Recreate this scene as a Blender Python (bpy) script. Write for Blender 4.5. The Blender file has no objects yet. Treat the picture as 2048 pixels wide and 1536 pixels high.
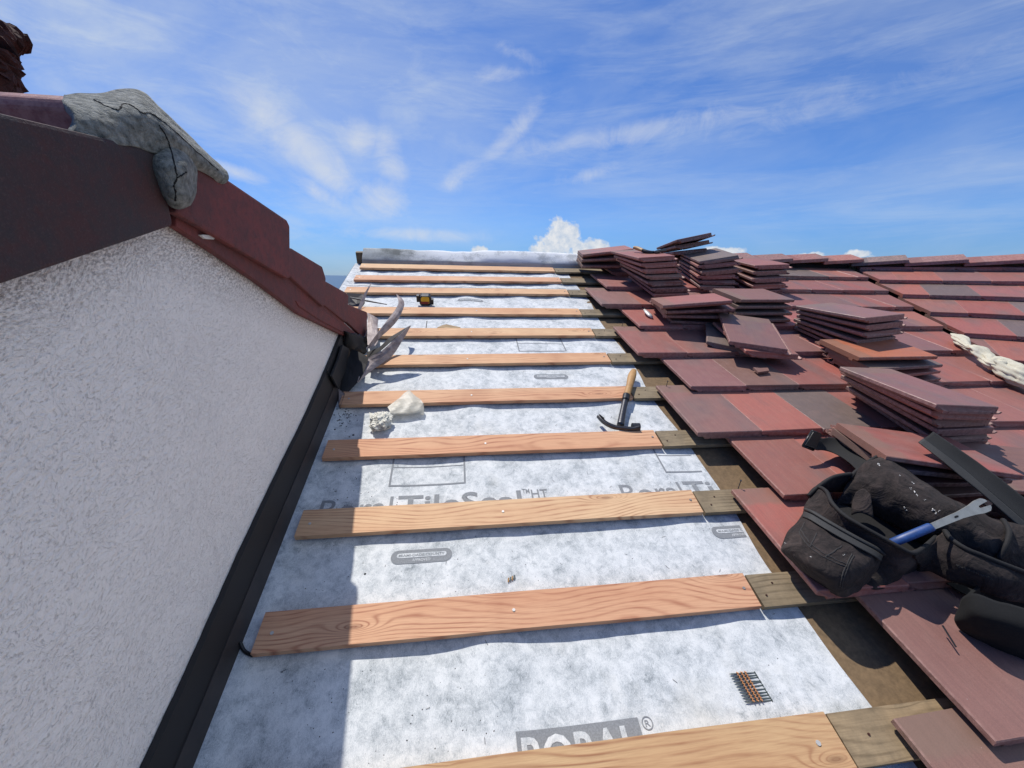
import bpy, bmesh, math, random
import numpy as np
from mathutils import Matrix, Vector, Euler, noise
random.seed(7)
C = bpy.context.scene.collection
PI = math.pi; R = math.radians
H0 = 9.0                                    # eye height above the sea
EYE = np.array([0, 0, H0])
# ---------- camera model (measured from the roof's parallel battens) ----------
F = 820.0
M = np.array([[0.9998540, 0.0170854, 0.0], [0.0042626, -0.2494528, 0.9683776], [0.0165452, -0.9682362, -0.2494892]])
U = np.array([0.9909813, 0.1340001, 0.0]); V = np.array([-0.1264829, 0.9353885, 0.3302278]); N = np.array([0.0442506, -0.3272496, 0.9439013])
HC = 1.16861
O = EYE - HC * N                            # roof frame origin: foot of the eye on the roof
U2 = np.array([0.8604234, -0.5095798, 0.0]); V2 = np.array([0.4822781, 0.8143246, 0.3229293]); N2 = np.array([-0.1645582, -0.2778559, 0.9464231])
O2 = EYE + np.array([2.9269659, 2.3091877, -0.5746838])
SF = np.array([-U[1], U[0], 0.0])           # horizontal, away from the eye, in the gable wall

def ray(x, y):
    return M @ np.array([x - 1024, y - 768, F])
def Q(x, y, n):                             # a point of the roof frame (u,v,n) at height n
    d = ray(x, y); P = d * ((n - HC) / (d @ N)) + HC * N
    return (float(P @ U), float(P @ V), n)
def WQ(x, y, u):                            # a point of the vertical plane u = const, in (u,v,n)
    d = ray(x, y); P = d * (u / (d @ U)) + HC * N
    return (u, float(P @ V), float(P @ N))
def SZ(u, s, z):                            # (u, forward, height rel. to eye) -> (u,v,n)
    P = u * U + s * SF + np.array([0, 0, z]) + HC * N
    return (u, float(P @ V), float(P @ N))

def frame(o, a, b, c):
    m = Matrix.Identity(4)
    for i in range(3):
        m[i][0] = a[i]; m[i][1] = b[i]; m[i][2] = c[i]; m[i][3] = o[i]
    return m
ROOF = frame(O, U, V, N); ROOF2 = frame(O2, U2, V2, N2)

# ---------- materials ----------
class NT:
    def __init__(s, m):
        s.m = m; m.use_nodes = True; s.t = m.node_tree; s.t.nodes.clear()
    def n(s, ty, ins=None, **kw):
        nd = s.t.nodes.new(ty)
        for k, v in kw.items(): setattr(nd, k, v)
        for k, v in (ins or {}).items():
            if isinstance(v, bpy.types.NodeSocket): s.t.links.new(v, nd.inputs[k])
            else: nd.inputs[k].default_value = v
        return nd
    def math(s, op, a, b=0.0, c=0.0, clamp=False):
        return s.n('ShaderNodeMath', {0: a, 1: b, 2: c}, operation=op, use_clamp=clamp).outputs[0]
    def ramp(s, f, stops):
        r = s.n('ShaderNodeValToRGB', {0: f}); e = r.color_ramp.elements
        while len(e) > 1: e.remove(e[-1])
        e[0].position = stops[0][0]; e[0].color = (*stops[0][1], 1)
        for p, c in stops[1:]:
            x = e.new(p); x.color = (*c, 1)
        return r.outputs[0]
    def fr(s, f, a, b):
        return s.n('ShaderNodeMapRange', {0: f, 1: a, 2: b}, clamp=True).outputs[0]
    def mix(s, f, a, b, bt='MIX'):
        nd = s.n('ShaderNodeMix', data_type='RGBA', blend_type=bt)
        for k, v in ((0, f), (6, a), (7, b)):
            if isinstance(v, bpy.types.NodeSocket): s.t.links.new(v, nd.inputs[k])
            else: nd.inputs[k].default_value = (*v, 1) if isinstance(v, tuple) and len(v) == 3 else v
        return nd.outputs[2]
    def noise(s, vec, sc, det=4, rough=.55, dist=0.0):
        return s.n('ShaderNodeTexNoise', {'Vector': vec, 'Scale': sc, 'Detail': det, 'Roughness': rough, 'Distortion': dist}).outputs[0]
    def coord(s, rnd=False, scale=(1, 1, 1)):
        c = s.n('ShaderNodeTexCoord').outputs['Object']
        if rnd:
            o = s.n('ShaderNodeObjectInfo').outputs['Random']
            a = s.n('ShaderNodeCombineXYZ', {0: s.math('MULTIPLY', o, 17.3), 1: s.math('MULTIPLY', o, 31.7), 2: s.math('MULTIPLY', o, 7.9)}).outputs[0]
            c = s.n('ShaderNodeVectorMath', {0: c, 1: a}, operation='ADD').outputs[0]
        if scale != (1, 1, 1):
            c = s.n('ShaderNodeMapping', {0: c, 3: scale}).outputs[0]
        return c
    def bump(s, h, st, dist=.002, nrm=None):
        i = {'Height': h, 'Strength': st, 'Distance': dist}
        if nrm: i['Normal'] = nrm
        return s.n('ShaderNodeBump', i).outputs[0]
    def out(s, col, rough=.7, nrm=None, metal=0.0, **kw):
        b = s.n('ShaderNodeBsdfPrincipled')
        for k, v in [('Base Color', col), ('Roughness', rough), ('Metallic', metal)] + list(kw.items()) + ([('Normal', nrm)] if nrm else []):
            if isinstance(v, bpy.types.NodeSocket): s.t.links.new(v, b.inputs[k])
            else: b.inputs[k].default_value = (*v, 1) if isinstance(v, tuple) and len(v) == 3 else v
        o = s.n('ShaderNodeOutputMaterial'); s.t.links.new(b.outputs[0], o.inputs[0]); return s.m
def mat(name): return NT(bpy.data.materials.new(name))

def m_membrane():
    t = mat('membrane_felt'); c = t.coord()
    big = t.noise(c, 11, 4, .65); mid = t.noise(c, 44, 4, .72, .8)
    fc = t.n('ShaderNodeMapping', {0: c, 3: (1, .3, 1), 2: (0, 0, .6)}).outputs[0]
    fib = t.noise(fc, 240, 4, .85, 3.0); fib2 = t.noise(c, 520, 2, .8, 1.5)
    s = t.math('ADD', t.math('MULTIPLY', big, .55), t.math('MULTIPLY', mid, .45))
    s = t.math('ADD', s, t.math('MULTIPLY', t.math('SUBTRACT', fib, .5), .70))
    s = t.math('ADD', s, t.math('MULTIPLY', t.math('SUBTRACT', fib2, .5), .45))
    col = t.ramp(s, [(.26, (.19, .215, .225)), (.39, (.43, .46, .47)), (.50, (.59, .615, .615)), (.63, (.745, .76, .75))])
    spk = t.n('ShaderNodeTexVoronoi', {'Vector': c, 'Scale': 46.0, 'Randomness': 1.0})
    sel = t.fr(t.noise(c, 5, 2), .52, .62)
    dot = t.math('MULTIPLY', t.math('LESS_THAN', spk.outputs['Distance'], .07), sel)
    col = t.mix(dot, col, (.03, .03, .03))
    dirt = t.fr(t.noise(c, 2.2, 5, .65), .56, .72)
    col = t.mix(t.math('MULTIPLY', dirt, .3), col, (.5, .47, .38))
    return t.out(col, .85, t.bump(fib, .25, .0015))
def m_wood(name, lo, mid, hi, gray=0.0):
    t = mat(name); c = t.coord(True)
    warp = t.noise(t.n('ShaderNodeMapping', {0: c, 3: (1.0, 3.0, 1)}).outputs[0], 1.2, 2, .45)
    w2 = t.noise(t.n('ShaderNodeMapping', {0: c, 3: (.9, 7, 7)}).outputs[0], 1.3, 2, .5)
    sep = t.n('ShaderNodeSeparateXYZ', {0: c})
    g = t.math('ADD', t.math('MULTIPLY', sep.outputs[1], 420), t.math('MULTIPLY', warp, 120))
    # knots
    kn = t.n('ShaderNodeTexVoronoi', {'Vector': t.n('ShaderNodeMapping', {0: c, 3: (1.9, 7.0, 1)}).outputs[0], 'Scale': 1.0}, voronoi_dimensions='2D')
    kd = kn.outputs['Distance']
    kk = t.math('MULTIPLY', t.fr(kd, .24, .0), t.math('GREATER_THAN', t.n('ShaderNodeSeparateColor', {0: kn.outputs['Color']}).outputs[0], .55))
    g = t.math('ADD', g, t.math('MULTIPLY', t.math('MULTIPLY', kk, kk), 30))
    ring = t.math('ADD', t.math('MULTIPLY', t.math('SINE', g), .5), .5)
    ring = t.math('MULTIPLY', t.math('POWER', ring, 4), t.math('ADD', t.fr(t.noise(c, 9, 2), .35, .65), .25))
    fine = t.noise(t.n('ShaderNodeMapping', {0: c, 3: (6, 160, 160)}).outputs[0], 2, 3, .7)
    col = t.mix(t.fr(w2, .3, .7), hi, mid)
    col = t.mix(t.math('MULTIPLY', ring, .58), col, lo)
    col = t.mix(t.math('MULTIPLY', t.fr(fine, .4, .75), .35), col, lo)
    core = t.math('MULTIPLY', t.fr(kd, .06, .02), t.math('MULTIPLY', t.fr(kk, .1, .5), .5))
    col = t.mix(core, col, tuple(x * .45 for x in lo))
    red = t.fr(t.noise(c, 4, 3), .55, .75)
    col = t.mix(t.math('MULTIPLY', red, .28), col, lo)
    if gray: 
        st = t.fr(t.noise(c, 14, 5, .7), .38, .68)
        col = t.mix(t.math('MULTIPLY', st, gray), col, (.035, .03, .02))
    tint = t.n('ShaderNodeObjectInfo').outputs['Color']
    col = t.mix(1.0, col, tint, 'MULTIPLY')
    hgt = t.math('ADD', t.math('MULTIPLY', ring, .5), fine)
    return t.out(col, .75, t.bump(hgt, .3, .001))
def m_tile():
    t = mat('clay_tile'); c = t.coord(True); oi = t.n('ShaderNodeObjectInfo')
    base = oi.outputs['Color']
    bl = t.noise(t.n('ShaderNodeMapping', {0: c, 3: (2.2, 1.2, 1)}).outputs[0], 2.3, 2, .5)
    slate = t.fr(bl, .5, .68)
    col = t.mix(t.math('MULTIPLY', slate, .6), base, (.19, .145, .130))
    st = t.noise(t.n('ShaderNodeMapping', {0: c, 3: (90, 5, 30)}).outputs[0], 1.5, 4, .7)
    gr = t.noise(c, 420, 3, .7); cl = t.noise(c, 22, 4, .65)
    col = t.mix(t.math('MULTIPLY', t.fr(st, .35, .8), .30), col, (.055, .035, .035))
    col = t.mix(t.math('MULTIPLY', t.fr(cl, .5, .75), .25), col, (.30, .17, .14))
    col = t.mix(t.math('MULTIPLY', t.fr(gr, .3, .7), .25), col, (.04, .02, .02))
    # pale lime bloom towards the nail end
    y = t.n('ShaderNodeSeparateXYZ', {0: t.n('ShaderNodeTexCoord').outputs['Object']}).outputs[1]
    hd = t.math('MULTIPLY', t.fr(t.math('ADD', y, t.math('MULTIPLY', cl, .04)), .145, .165), .55)
    col = t.mix(hd, col, (.21, .14, .10))
    so_ = t.n('ShaderNodeSeparateXYZ', {0: t.n('ShaderNodeTexCoord').outputs['Object']})
    ed = t.math('MAXIMUM', t.fr(so_.outputs[0], -.1590, -.1640), t.math('MAXIMUM', t.fr(so_.outputs[1], -.2055, -.2095), t.fr(so_.outputs[0], .1275, .1315)))
    ed = t.math('MULTIPLY', ed, t.fr(t.noise(c, 60, 3, .7), .38, .62))
    col = t.mix(t.math('MULTIPLY', ed, .45), col, (.52, .30, .25))
    vo = t.n('ShaderNodeTexVoronoi', {'Vector': c, 'Scale': 38.0}); 
    sp = t.math('LESS_THAN', vo.outputs['Distance'], .035)
    col = t.mix(t.math('MULTIPLY', sp, .6), col, (.5, .42, .4))
    h = t.math('ADD', gr, t.math('MULTIPLY', st, .8))
    return t.out(col, t.fr(cl, -.6, 1.4), t.bump(h, .35, .0012))
def m_stucco():
    t = mat('white_stucco'); c = t.coord()
    w = t.noise(c, 3, 3)
    cc = t.n('ShaderNodeVectorMath', {0: c, 1: t.n('ShaderNodeVectorMath', {0: t.n('ShaderNodeTexNoise', {'Vector': c, 'Scale': 4.0, 'Detail': 2.0}).outputs['Color'], 'Scale': .10}, operation='SCALE').outputs[0]}, operation='ADD').outputs[0]
    m1 = t.n('ShaderNodeMapping', {0: cc, 2: (.8, 0, 0), 3: (1, 1.0, 1.9)}).outputs[0]
    a = t.noise(m1, 52, 4, .58, .9)
    b = t.noise(c, 210, 3, .65)
    r = t.math('ABSOLUTE', t.math('SUBTRACT', t.noise(cc, 34, 3, .6, .6), .5)); r = t.fr(r, .0, .05)
    pit = t.fr(t.noise(m1, 150, 2, .6), .60, .70)
    h = t.math('SUBTRACT', t.math('ADD', t.math('ADD', t.math('MULTIPLY', r, .22), t.math('MULTIPLY', a, 1.25)), t.math('MULTIPLY', b, .45)), t.math('MULTIPLY', pit, .45))
    col = t.mix(t.math('MULTIPLY', pit, .16), t.mix(t.fr(w, .3, .8), (.97, .92, .86), (.93, .88, .82)), (.50, .46, .42))
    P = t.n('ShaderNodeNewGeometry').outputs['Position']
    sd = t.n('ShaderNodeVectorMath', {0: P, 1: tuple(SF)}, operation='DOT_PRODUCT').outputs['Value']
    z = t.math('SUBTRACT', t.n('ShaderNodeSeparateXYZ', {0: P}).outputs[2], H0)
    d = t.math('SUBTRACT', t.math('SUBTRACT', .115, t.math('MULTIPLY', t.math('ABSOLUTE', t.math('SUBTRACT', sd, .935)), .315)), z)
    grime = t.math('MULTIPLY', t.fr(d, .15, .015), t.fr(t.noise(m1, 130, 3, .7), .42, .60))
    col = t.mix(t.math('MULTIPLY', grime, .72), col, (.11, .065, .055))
    return t.out(col, .9, t.bump(h, .9, .0046))
def m_simple(name, col, rough=.7, var=.25, sc=30, bump=.2, metal=0.0, dark=None, bd=.002, **kw):
    t = mat(name); c = t.coord(True)
    a = t.noise(c, sc, 5, .65)
    d = dark or tuple(x * .45 for x in col)
    return t.out(t.mix(t.math('MULTIPLY', t.fr(a, .35, .7), var * 2), col, d), rough, t.bump(a, bump, bd), metal, **kw)

X = {}
X['membrane'] = m_membrane()
X['wood'] = m_wood('new_fir', (.33, .105, .05), (.68, .365, .205), (.79, .51, .305))
X['oldwood'] = m_wood('old_fir', (.12, .085, .045), (.27, .20, .115), (.36, .28, .17), .42)
X['tile'] = m_tile()
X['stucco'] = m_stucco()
def m_verge(name, VM):
    t = mat(name); c = t.coord(True); base = t.n('ShaderNodeObjectInfo').outputs['Color']
    big = t.noise(c, 5, 3, .6); md = t.noise(c, 45, 5, .7, .5); fi = t.noise(c, 300, 3, .7)
    col = t.mix(t.math('MULTIPLY', t.fr(t.math('ADD', big, t.math('MULTIPLY', t.math('SUBTRACT', md, .5), .5)), .40, .58), VM), base, (.046, .034, .036))
    col = t.mix(t.math('MULTIPLY', t.fr(md, .45, .7), .4), col, (.035, .022, .024))
    col = t.mix(t.math('MULTIPLY', t.fr(fi, .55, .75), .35), col, (.16, .11, .11))
    return t.out(col, .8, t.bump(t.math('ADD', md, fi), .6, .003))
X['verge'] = m_verge('verge_tile', .35)
X['vergedark'] = m_verge('verge_tile_dark', .95)
X['felt'] = m_simple('brown_felt', (.22, .145, .075), .9, .35, 60, .6)
X['black'] = m_simple('black_metal', (.016, .0145, .0145), .7, .2, 14, .15, dark=(.012, .012, .013))
X['rustmetal'] = m_simple('brown_metal', (.045, .036, .033), .55, .3, 20, .2, dark=(.02, .018, .018))
X['oldmetal'] = m_simple('galvanised', (.42, .355, .335), .6, .4, 26, .35, .10, dark=(.13, .085, .08))
X['mastic'] = m_simple('mastic', (.006, .006, .006), .75, .3, 40, .8)
X['print'] = m_simple('grey_ink', (.20, .21, .22), .9, .35, 300, .05, dark=(.34, .36, .37))
X['cement'] = m_simple('cement', (.33, .335, .305), .95, .5, 70, 1.0, dark=(.085, .09, .08), bd=.014)
X['crack'] = m_simple('crack', (.012, .012, .012), .95)
X['steel'] = m_simple('steel', (.35, .33, .31), .5, .3, 60, .2, .4)
X['darksteel'] = m_simple('dark_steel', (.09, .09, .095), .38, .3, 60, .2, .85)
X['handle'] = m_simple('hickory', (.52, .30, .11), .5, .3, 18, .3, dark=(.22, .10, .03))
X['blackplastic'] = m_simple('black_plastic', (.012, .012, .012), .4, .1, 30, .1)
X['yellow'] = m_simple('yellow_plastic', (.75, .46, .03), .4, .1, 30, .1)
X['orange'] = m_simple('orange_plastic', (.65, .30, .12), .5, .15, 30, .1)
X['nail'] = m_simple('nail_steel', (.16, .19, .18), .45, .2, 80, .1, .6)
X['bright'] = m_simple('bright_steel', (.62, .60, .56), .5, .2, 50, .05, .35)
def m_nylon():
    t = mat('brown_nylon'); c = t.coord(True)
    f1 = t.noise(c, 16, 3, .55, 1.2); f2 = t.noise(c, 55, 4, .65); wv = t.noise(c, 700, 2, .6)
    col = t.mix(t.fr(f2, .35, .75), (.012, .0085, .0075), (.034, .023, .020))
    col = t.mix(t.math('MULTIPLY', t.fr(f1, .50, .72), .6), col, (.070, .050, .043))
    h = t.math('ADD', t.math('MULTIPLY', f1, 3.0), t.math('ADD', t.math('MULTIPLY', f2, .8), t.math('MULTIPLY', wv, .15)))
    return t.out(col, .92, t.bump(h, .8, .0045))
X['leather'] = m_nylon()
X['oldleather'] = m_simple('brown_nylon', (.020, .0135, .0125), .9, .35, 60, .8, dark=(.007, .005, .005), bd=.004)
X['webbing'] = m_simple('black_webbing', (.010, .010, .010), .85, .2, 260, .6)
X['trim'] = m_simple('binding', (.009, .008, .008), .8, .2, 120, .5)
X['thread'] = m_simple('thread', (.040, .036, .034), .8)
X['lint'] = m_simple('plaster_chip', (.75, .73, .68), .9)
X['blue'] = m_simple('blue_grip', (.02, .07, .24), .45, .35, 60, .3)
X['rag'] = m_simple('white_rag', (.66, .62, .48), .95, .3, 24, .9, dark=(.42, .38, .27), bd=.006)
X['film'] = m_simple('release_film', (.66, .63, .53), .45, .3, 26, .8, dark=(.36, .34, .26), **{'Alpha': .62})
X['rust'] = m_simple('rust', (.075, .02, .012), .9, .45, 40, 1.0, dark=(.012, .006, .006), bd=.01)
X['grit'] = m_simple('grit', (.015, .015, .015), .8)
X['leaf'] = m_simple('leaf', (.05, .085, .03), .6, .4, 3)
X['bark'] = m_simple('bark', (.12, .09, .06), .9)
X['underdeck'] = m_simple('plywood', (.16, .12, .08), .9, .3, 10)
X['wallpaint'] = m_simple('house_paint', (.7, .68, .64), .9, .05, 4)
X['land'] = m_simple('land', (.07, .085, .04), .95, .4, .05)
t = mat('sea_water'); c = t.coord()
X['sea'] = t.out((.010, .055, .115), .30, t.bump(t.noise(c, .35, 5, .6), .35, .6), 0.0, **{'IOR': 1.33})

X['hem'] = m_simple('hem_webbing', (.034, .033, .031), .7, .2, 200, .5)
X['blackshade'] = m_simple('shade_black_fabric', (.0035, .0035, .0035), .95, .2, 60, .6)  # black holster fabric taken darker still, its shade put into the colour
# ---------- mesh helpers ----------
def tag(o, label=None, cat=None, group=None, kind=None):
    if label: o['label'] = label
    if cat: o['category'] = cat
    if group: o['group'] = group
    if kind: o['kind'] = kind
    elif cat and 'kind' not in o.keys(): o['kind'] = 'thing'
    return o
def link(name, me, m, parent=None, smooth=False):
    o = bpy.data.objects.new(name, me); C.objects.link(o)
    if m: me.materials.append(m)
    if smooth:
        for p in me.polygons: p.use_smooth = True
    if parent: o.parent = parent
    return o
def mk(name, verts, faces, m, parent=None, fr=ROOF, smooth=False, bm=None):
    """verts in the frame fr; the object's origin goes to the middle of its underside"""
    if bm is None:
        a = np.array(verts, float)
    else:
        a = np.array([v.co[:] for v in bm.verts])
    lo, hi = a.min(0), a.max(0); c = (lo + hi) / 2; c[2] = lo[2]
    me = bpy.data.meshes.new(name)
    if bm is None:
        me.from_pydata((a - c).tolist(), [], faces)
    else:
        bmesh.ops.translate(bm, vec=Vector(-c), verts=bm.verts); bm.to_mesh(me); bm.free()
    me.validate(); me.update()
    o = link(name, me, m, parent, smooth)
    if parent is None:
        o.matrix_world = fr @ Matrix.Translation(Vector(c))
    else:
        o.location = Vector(c) - Vector(parent['_c']) if '_c' in parent.keys() else Vector(c)
    o['_c'] = [float(x) for x in c]
    return o
def thing(name, label, cat, c=(0, 0, 0), group=None, fr=ROOF):
    o = bpy.data.objects.new(name, None); C.objects.link(o); o.empty_display_size = .05
    o.matrix_world = fr @ Matrix.Translation(Vector(c)); o['_c'] = [float(x) for x in c]
    return tag(o, label, cat, group)
class MB:
    def __init__(s): s.v = []; s.f = []
    def add(s, v, f):
        k = len(s.v); s.v += [tuple(map(float, p)) for p in v]; s.f += [tuple(i + k for i in q) for q in f]; return s
    def box(s, lo, hi):
        x0, y0, z0 = lo; x1, y1, z1 = hi
        return s.add([(x0, y0, z0), (x1, y0, z0), (x1, y1, z0), (x0, y1, z0), (x0, y0, z1), (x1, y0, z1), (x1, y1, z1), (x0, y1, z1)],
                     [(3, 2, 1, 0), (4, 5, 6, 7), (0, 1, 5, 4), (1, 2, 6, 5), (2, 3, 7, 6), (3, 0, 4, 7)])
    def prism(s, poly, vec):
        n = len(poly); vec = np.array(vec)
        return s.add([tuple(p) for p in poly] + [tuple(np.array(p) + vec) for p in poly],
                     [tuple(range(n))[::-1], tuple(range(n, 2 * n))] + [(i, (i + 1) % n, n + (i + 1) % n, n + i) for i in range(n)])
    def tube(s, pts, rad, seg=10, flat=1.0, up=(0, 0, 1), cap=True, jit=0.0):
        pts = [np.array(p, float) for p in pts]; n = len(pts)
        if not hasattr(rad, '__len__'): rad = [rad] * n
        vs = []
        for i, p in enumerate(pts):
            d = pts[min(i + 1, n - 1)] - pts[max(i - 1, 0)]; d /= np.linalg.norm(d) + 1e-9
            a = np.cross(d, up); 
            if np.linalg.norm(a) < .05: a = np.cross(d, (0, 1, .1))
            a /= np.linalg.norm(a); b = np.cross(a, d)
            for k in range(seg):
                th = 2 * PI * k / seg; rr = rad[i] * (1 + random.uniform(-jit, jit))
                vs.append(p + a * math.cos(th) * rr + b * math.sin(th) * rr * flat)
        fs = [(i * seg + k, i * seg + (k + 1) % seg, (i + 1) * seg + (k + 1) % seg, (i + 1) * seg + k) for i in range(n - 1) for k in range(seg)]
        if cap: fs += [tuple(range(seg))[::-1], tuple((n - 1) * seg + k for k in range(seg))]
        return s.add(vs, fs)
    def obj(s, name, m, parent=None, fr=ROOF, smooth=False, bevel=0.0):
        if bevel:
            me = bpy.data.meshes.new('t'); me.from_pydata(s.v, [], s.f); me.update()
            b = bmesh.new(); b.from_mesh(me); bpy.data.meshes.remove(me)
            bmesh.ops.recalc_face_normals(b, faces=b.faces)
            ed = [e for e in b.edges if len(e.link_faces) == 2 and e.calc_face_angle(0) > .5]
            bmesh.ops.bevel(b, geom=ed, offset=bevel, segments=2, affect='EDGES', profile=.6)
            return mk(name, None, None, m, parent, fr, smooth, bm=b)
        return mk(name, s.v, s.f, m, parent, fr, smooth)
def crom(P, t):
    """Catmull-Rom through a list of points, t in 0..len-1"""
    n = len(P); i = min(int(t), n - 2); f = t - i
    p0 = np.array(P[max(i - 1, 0)]); p1 = np.array(P[i]); p2 = np.array(P[i + 1]); p3 = np.array(P[min(i + 2, n - 1)])
    return .5 * (2 * p1 + (p2 - p0) * f + (2 * p0 - 5 * p1 + 4 * p2 - p3) * f * f + (3 * p1 - p0 - 3 * p2 + p3) * f ** 3)
def spline(P, k=6):
    n = len(P); return [crom(P, (n - 1) * i / ((n - 1) * k)) for i in range((n - 1) * k + 1)]
def patch(rows, thick, k=5, wob=0.0, seed=0):
    """smooth sheet through a grid of 3-D points, with real thickness"""
    cols = [spline(r, k) for r in rows]
    nc = len(cols[0]); g = []
    for j in range(nc): g.append(spline([c[j] for c in cols], k))
    nr = len(g[0]); G = np.array(g)            # nc x nr x 3
    if wob:
        for a in range(nc):
            for b in range(nr):
                p = G[a, b]; G[a, b] = p + np.array(noise.noise_vector(Vector(p * 22) + Vector((seed, 0, 0)))) * wob
    du = np.gradient(G, axis=0); dv = np.gradient(G, axis=1); nn = np.cross(du, dv); nn /= (np.linalg.norm(nn, axis=2, keepdims=True) + 1e-9)
    B = G - nn * thick
    idx = lambda a, b, s: s * nc * nr + a * nr + b
    vs = [tuple(p) for p in G.reshape(-1, 3)] + [tuple(p) for p in B.reshape(-1, 3)]
    fs = []
    for a in range(nc - 1):
        for b in range(nr - 1):
            fs.append((idx(a, b, 0), idx(a + 1, b, 0), idx(a + 1, b + 1, 0), idx(a, b + 1, 0)))
            fs.append((idx(a, b, 1), idx(a, b + 1, 1), idx(a + 1, b + 1, 1), idx(a + 1, b, 1)))
    for a in range(nc - 1):
        fs.append((idx(a, 0, 0), idx(a, 0, 1), idx(a + 1, 0, 1), idx(a + 1, 0, 0)))
        fs.append((idx(a, nr - 1, 0), idx(a + 1, nr - 1, 0), idx(a + 1, nr - 1, 1), idx(a, nr - 1, 1)))
    for b in range(nr - 1):
        fs.append((idx(0, b, 0), idx(0, b + 1, 0), idx(0, b + 1, 1), idx(0, b, 1)))
        fs.append((idx(nc - 1, b, 0), idx(nc - 1, b, 1), idx(nc - 1, b + 1, 1), idx(nc - 1, b + 1, 0)))
    return MB().add(vs, fs)

UVAL = lambda v: 3.21 + .362 * (v - 1.6)     # the valley, on the near slope
VR = 3.75                                     # ridge

# ---------- sea, land, sky ----------
def disc(r, z, seg=96, cx=0, cy=0):
    return [(cx + r * math.cos(2 * PI * i / seg), cy + r * math.sin(2 * PI * i / seg), z) for i in range(seg)], [tuple(range(seg))]
WORLD = Matrix.Identity(4)
o = mk('sea', *disc(60000, 0.0), X['sea'], fr=WORLD); tag(o, kind='structure')
o = mk('ground', *disc(26, 0.35, 48, 0, -8), X['land'], fr=WORLD); tag(o, kind='structure')

# ---------- the house ----------
def house():
    h = thing('house', 'white stucco house whose tiled roof is half stripped to its underlay', 'house', (0, 0, -.4))
    # roof decks (slabs under everything)
    d = MB()
    vs0 = -1.4
    poly = [(-.60, vs0, -.045), (UVAL(vs0) + .02, vs0, -.045), (UVAL(VR), VR, -.045), (-.9, VR, -.045), (-.9, 2.32, -.045), (-.60, 2.32, -.045)]
    d.prism(poly[::-1], (0, 0, -.10))
    back = [(-.9, VR + .004, -.045), (UVAL(VR), VR + .004, -.045), (UVAL(VR), VR + 2.2, -1.55), (-.9, VR + 2.2, -1.55)]
    d.prism(back[::-1], (0, 0, -.10))
    d.obj('roof_deck', X['underdeck'], h)
    # far slope deck
    inv = ROOF.inverted() @ ROOF2
    tr = lambda p: tuple(inv @ Vector(p))
    a0 = ROOF2.inverted() @ ROOF @ Vector((UVAL(vs0), vs0, -.045)); a1 = ROOF2.inverted() @ ROOF @ Vector((UVAL(VR), VR, -.045))
    d = MB().prism([tr(p) for p in [(a0.x, a0.y, -.045), (4.2, a0.y, -.045), (4.2, 2.2, -.045), (a1.x, 2.2, -.045)]][::-1], tuple(inv.to_3x3() @ Vector((0, 0, -.1))))
    d.obj('roof_deck', X['underdeck'], h)
    # gable wall: vertical plate facing the open roof
    apex = WQ(345, 452, -.585); L = WQ(0, 572, -.585)
    def z_(p): return p
    sA, zA = .935, .115
    pts = [SZ(-.585, sA, zA), SZ(-.585, 2.75, zA - .315 * (2.75 - sA) * 1.02), SZ(-.585, 2.75, -2.0), SZ(-.585, -1.6, -2.6), SZ(-.585, -1.6, zA - .315 * (sA + 1.6))]
    w = MB(); w.prism(pts, (-.12, 0, 0)); w.obj('stucco_wall', X['stucco'], h)
    # gable roof slabs running left behind the rake tiles
    for sgn in (1, -1):
        a = [SZ(-.60, sA, .13), SZ(-.60, sA + sgn * (1.75 if sgn > 0 else 2.6), .13 - .315 * (1.75 if sgn > 0 else 2.6))]
        q = [a[0], a[1], (a[1][0] - 3.2, a[1][1], a[1][2]), (a[0][0] - 3.2, a[0][1], a[0][2])]
        g_ = MB().prism(q, (0, 0, .045)).obj('gable_roof', X['verge'], h); g_.color = (.19, .06, .05, 1)
    # storey walls down to the ground
    w = MB()
    c0 = Vector(O)
    fr = ROOF.inverted()
    def wp(u, v, z): 
        P = Vector(O + u * U + v * V); P.z = z; return tuple(fr @ P)
    for (u0, v0), (u1, v1) in [((-.9, -1.2), (2.2, -1.2)), ((-.88, 2.4), (-.88, 5.6)), ((-.88, 5.6), (3.9, 5.6))]:
        P0 = Vector(O + u0 * U + v0 * V); P1 = Vector(O + u1 * U + v1 * V)
        top = min(P0.z, P1.z) - .6
        if v0 > 5: top -= 2.2
        w.prism([wp(u0, v0, .3), wp(u1, v1, .3), wp(u1, v1, top), wp(u0, v0, top)], tuple(fr.to_3x3() @ Vector((0, .15, 0))))
    w.obj('outer_wall', X['wallpaint'], h)
    return h
house()

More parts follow.
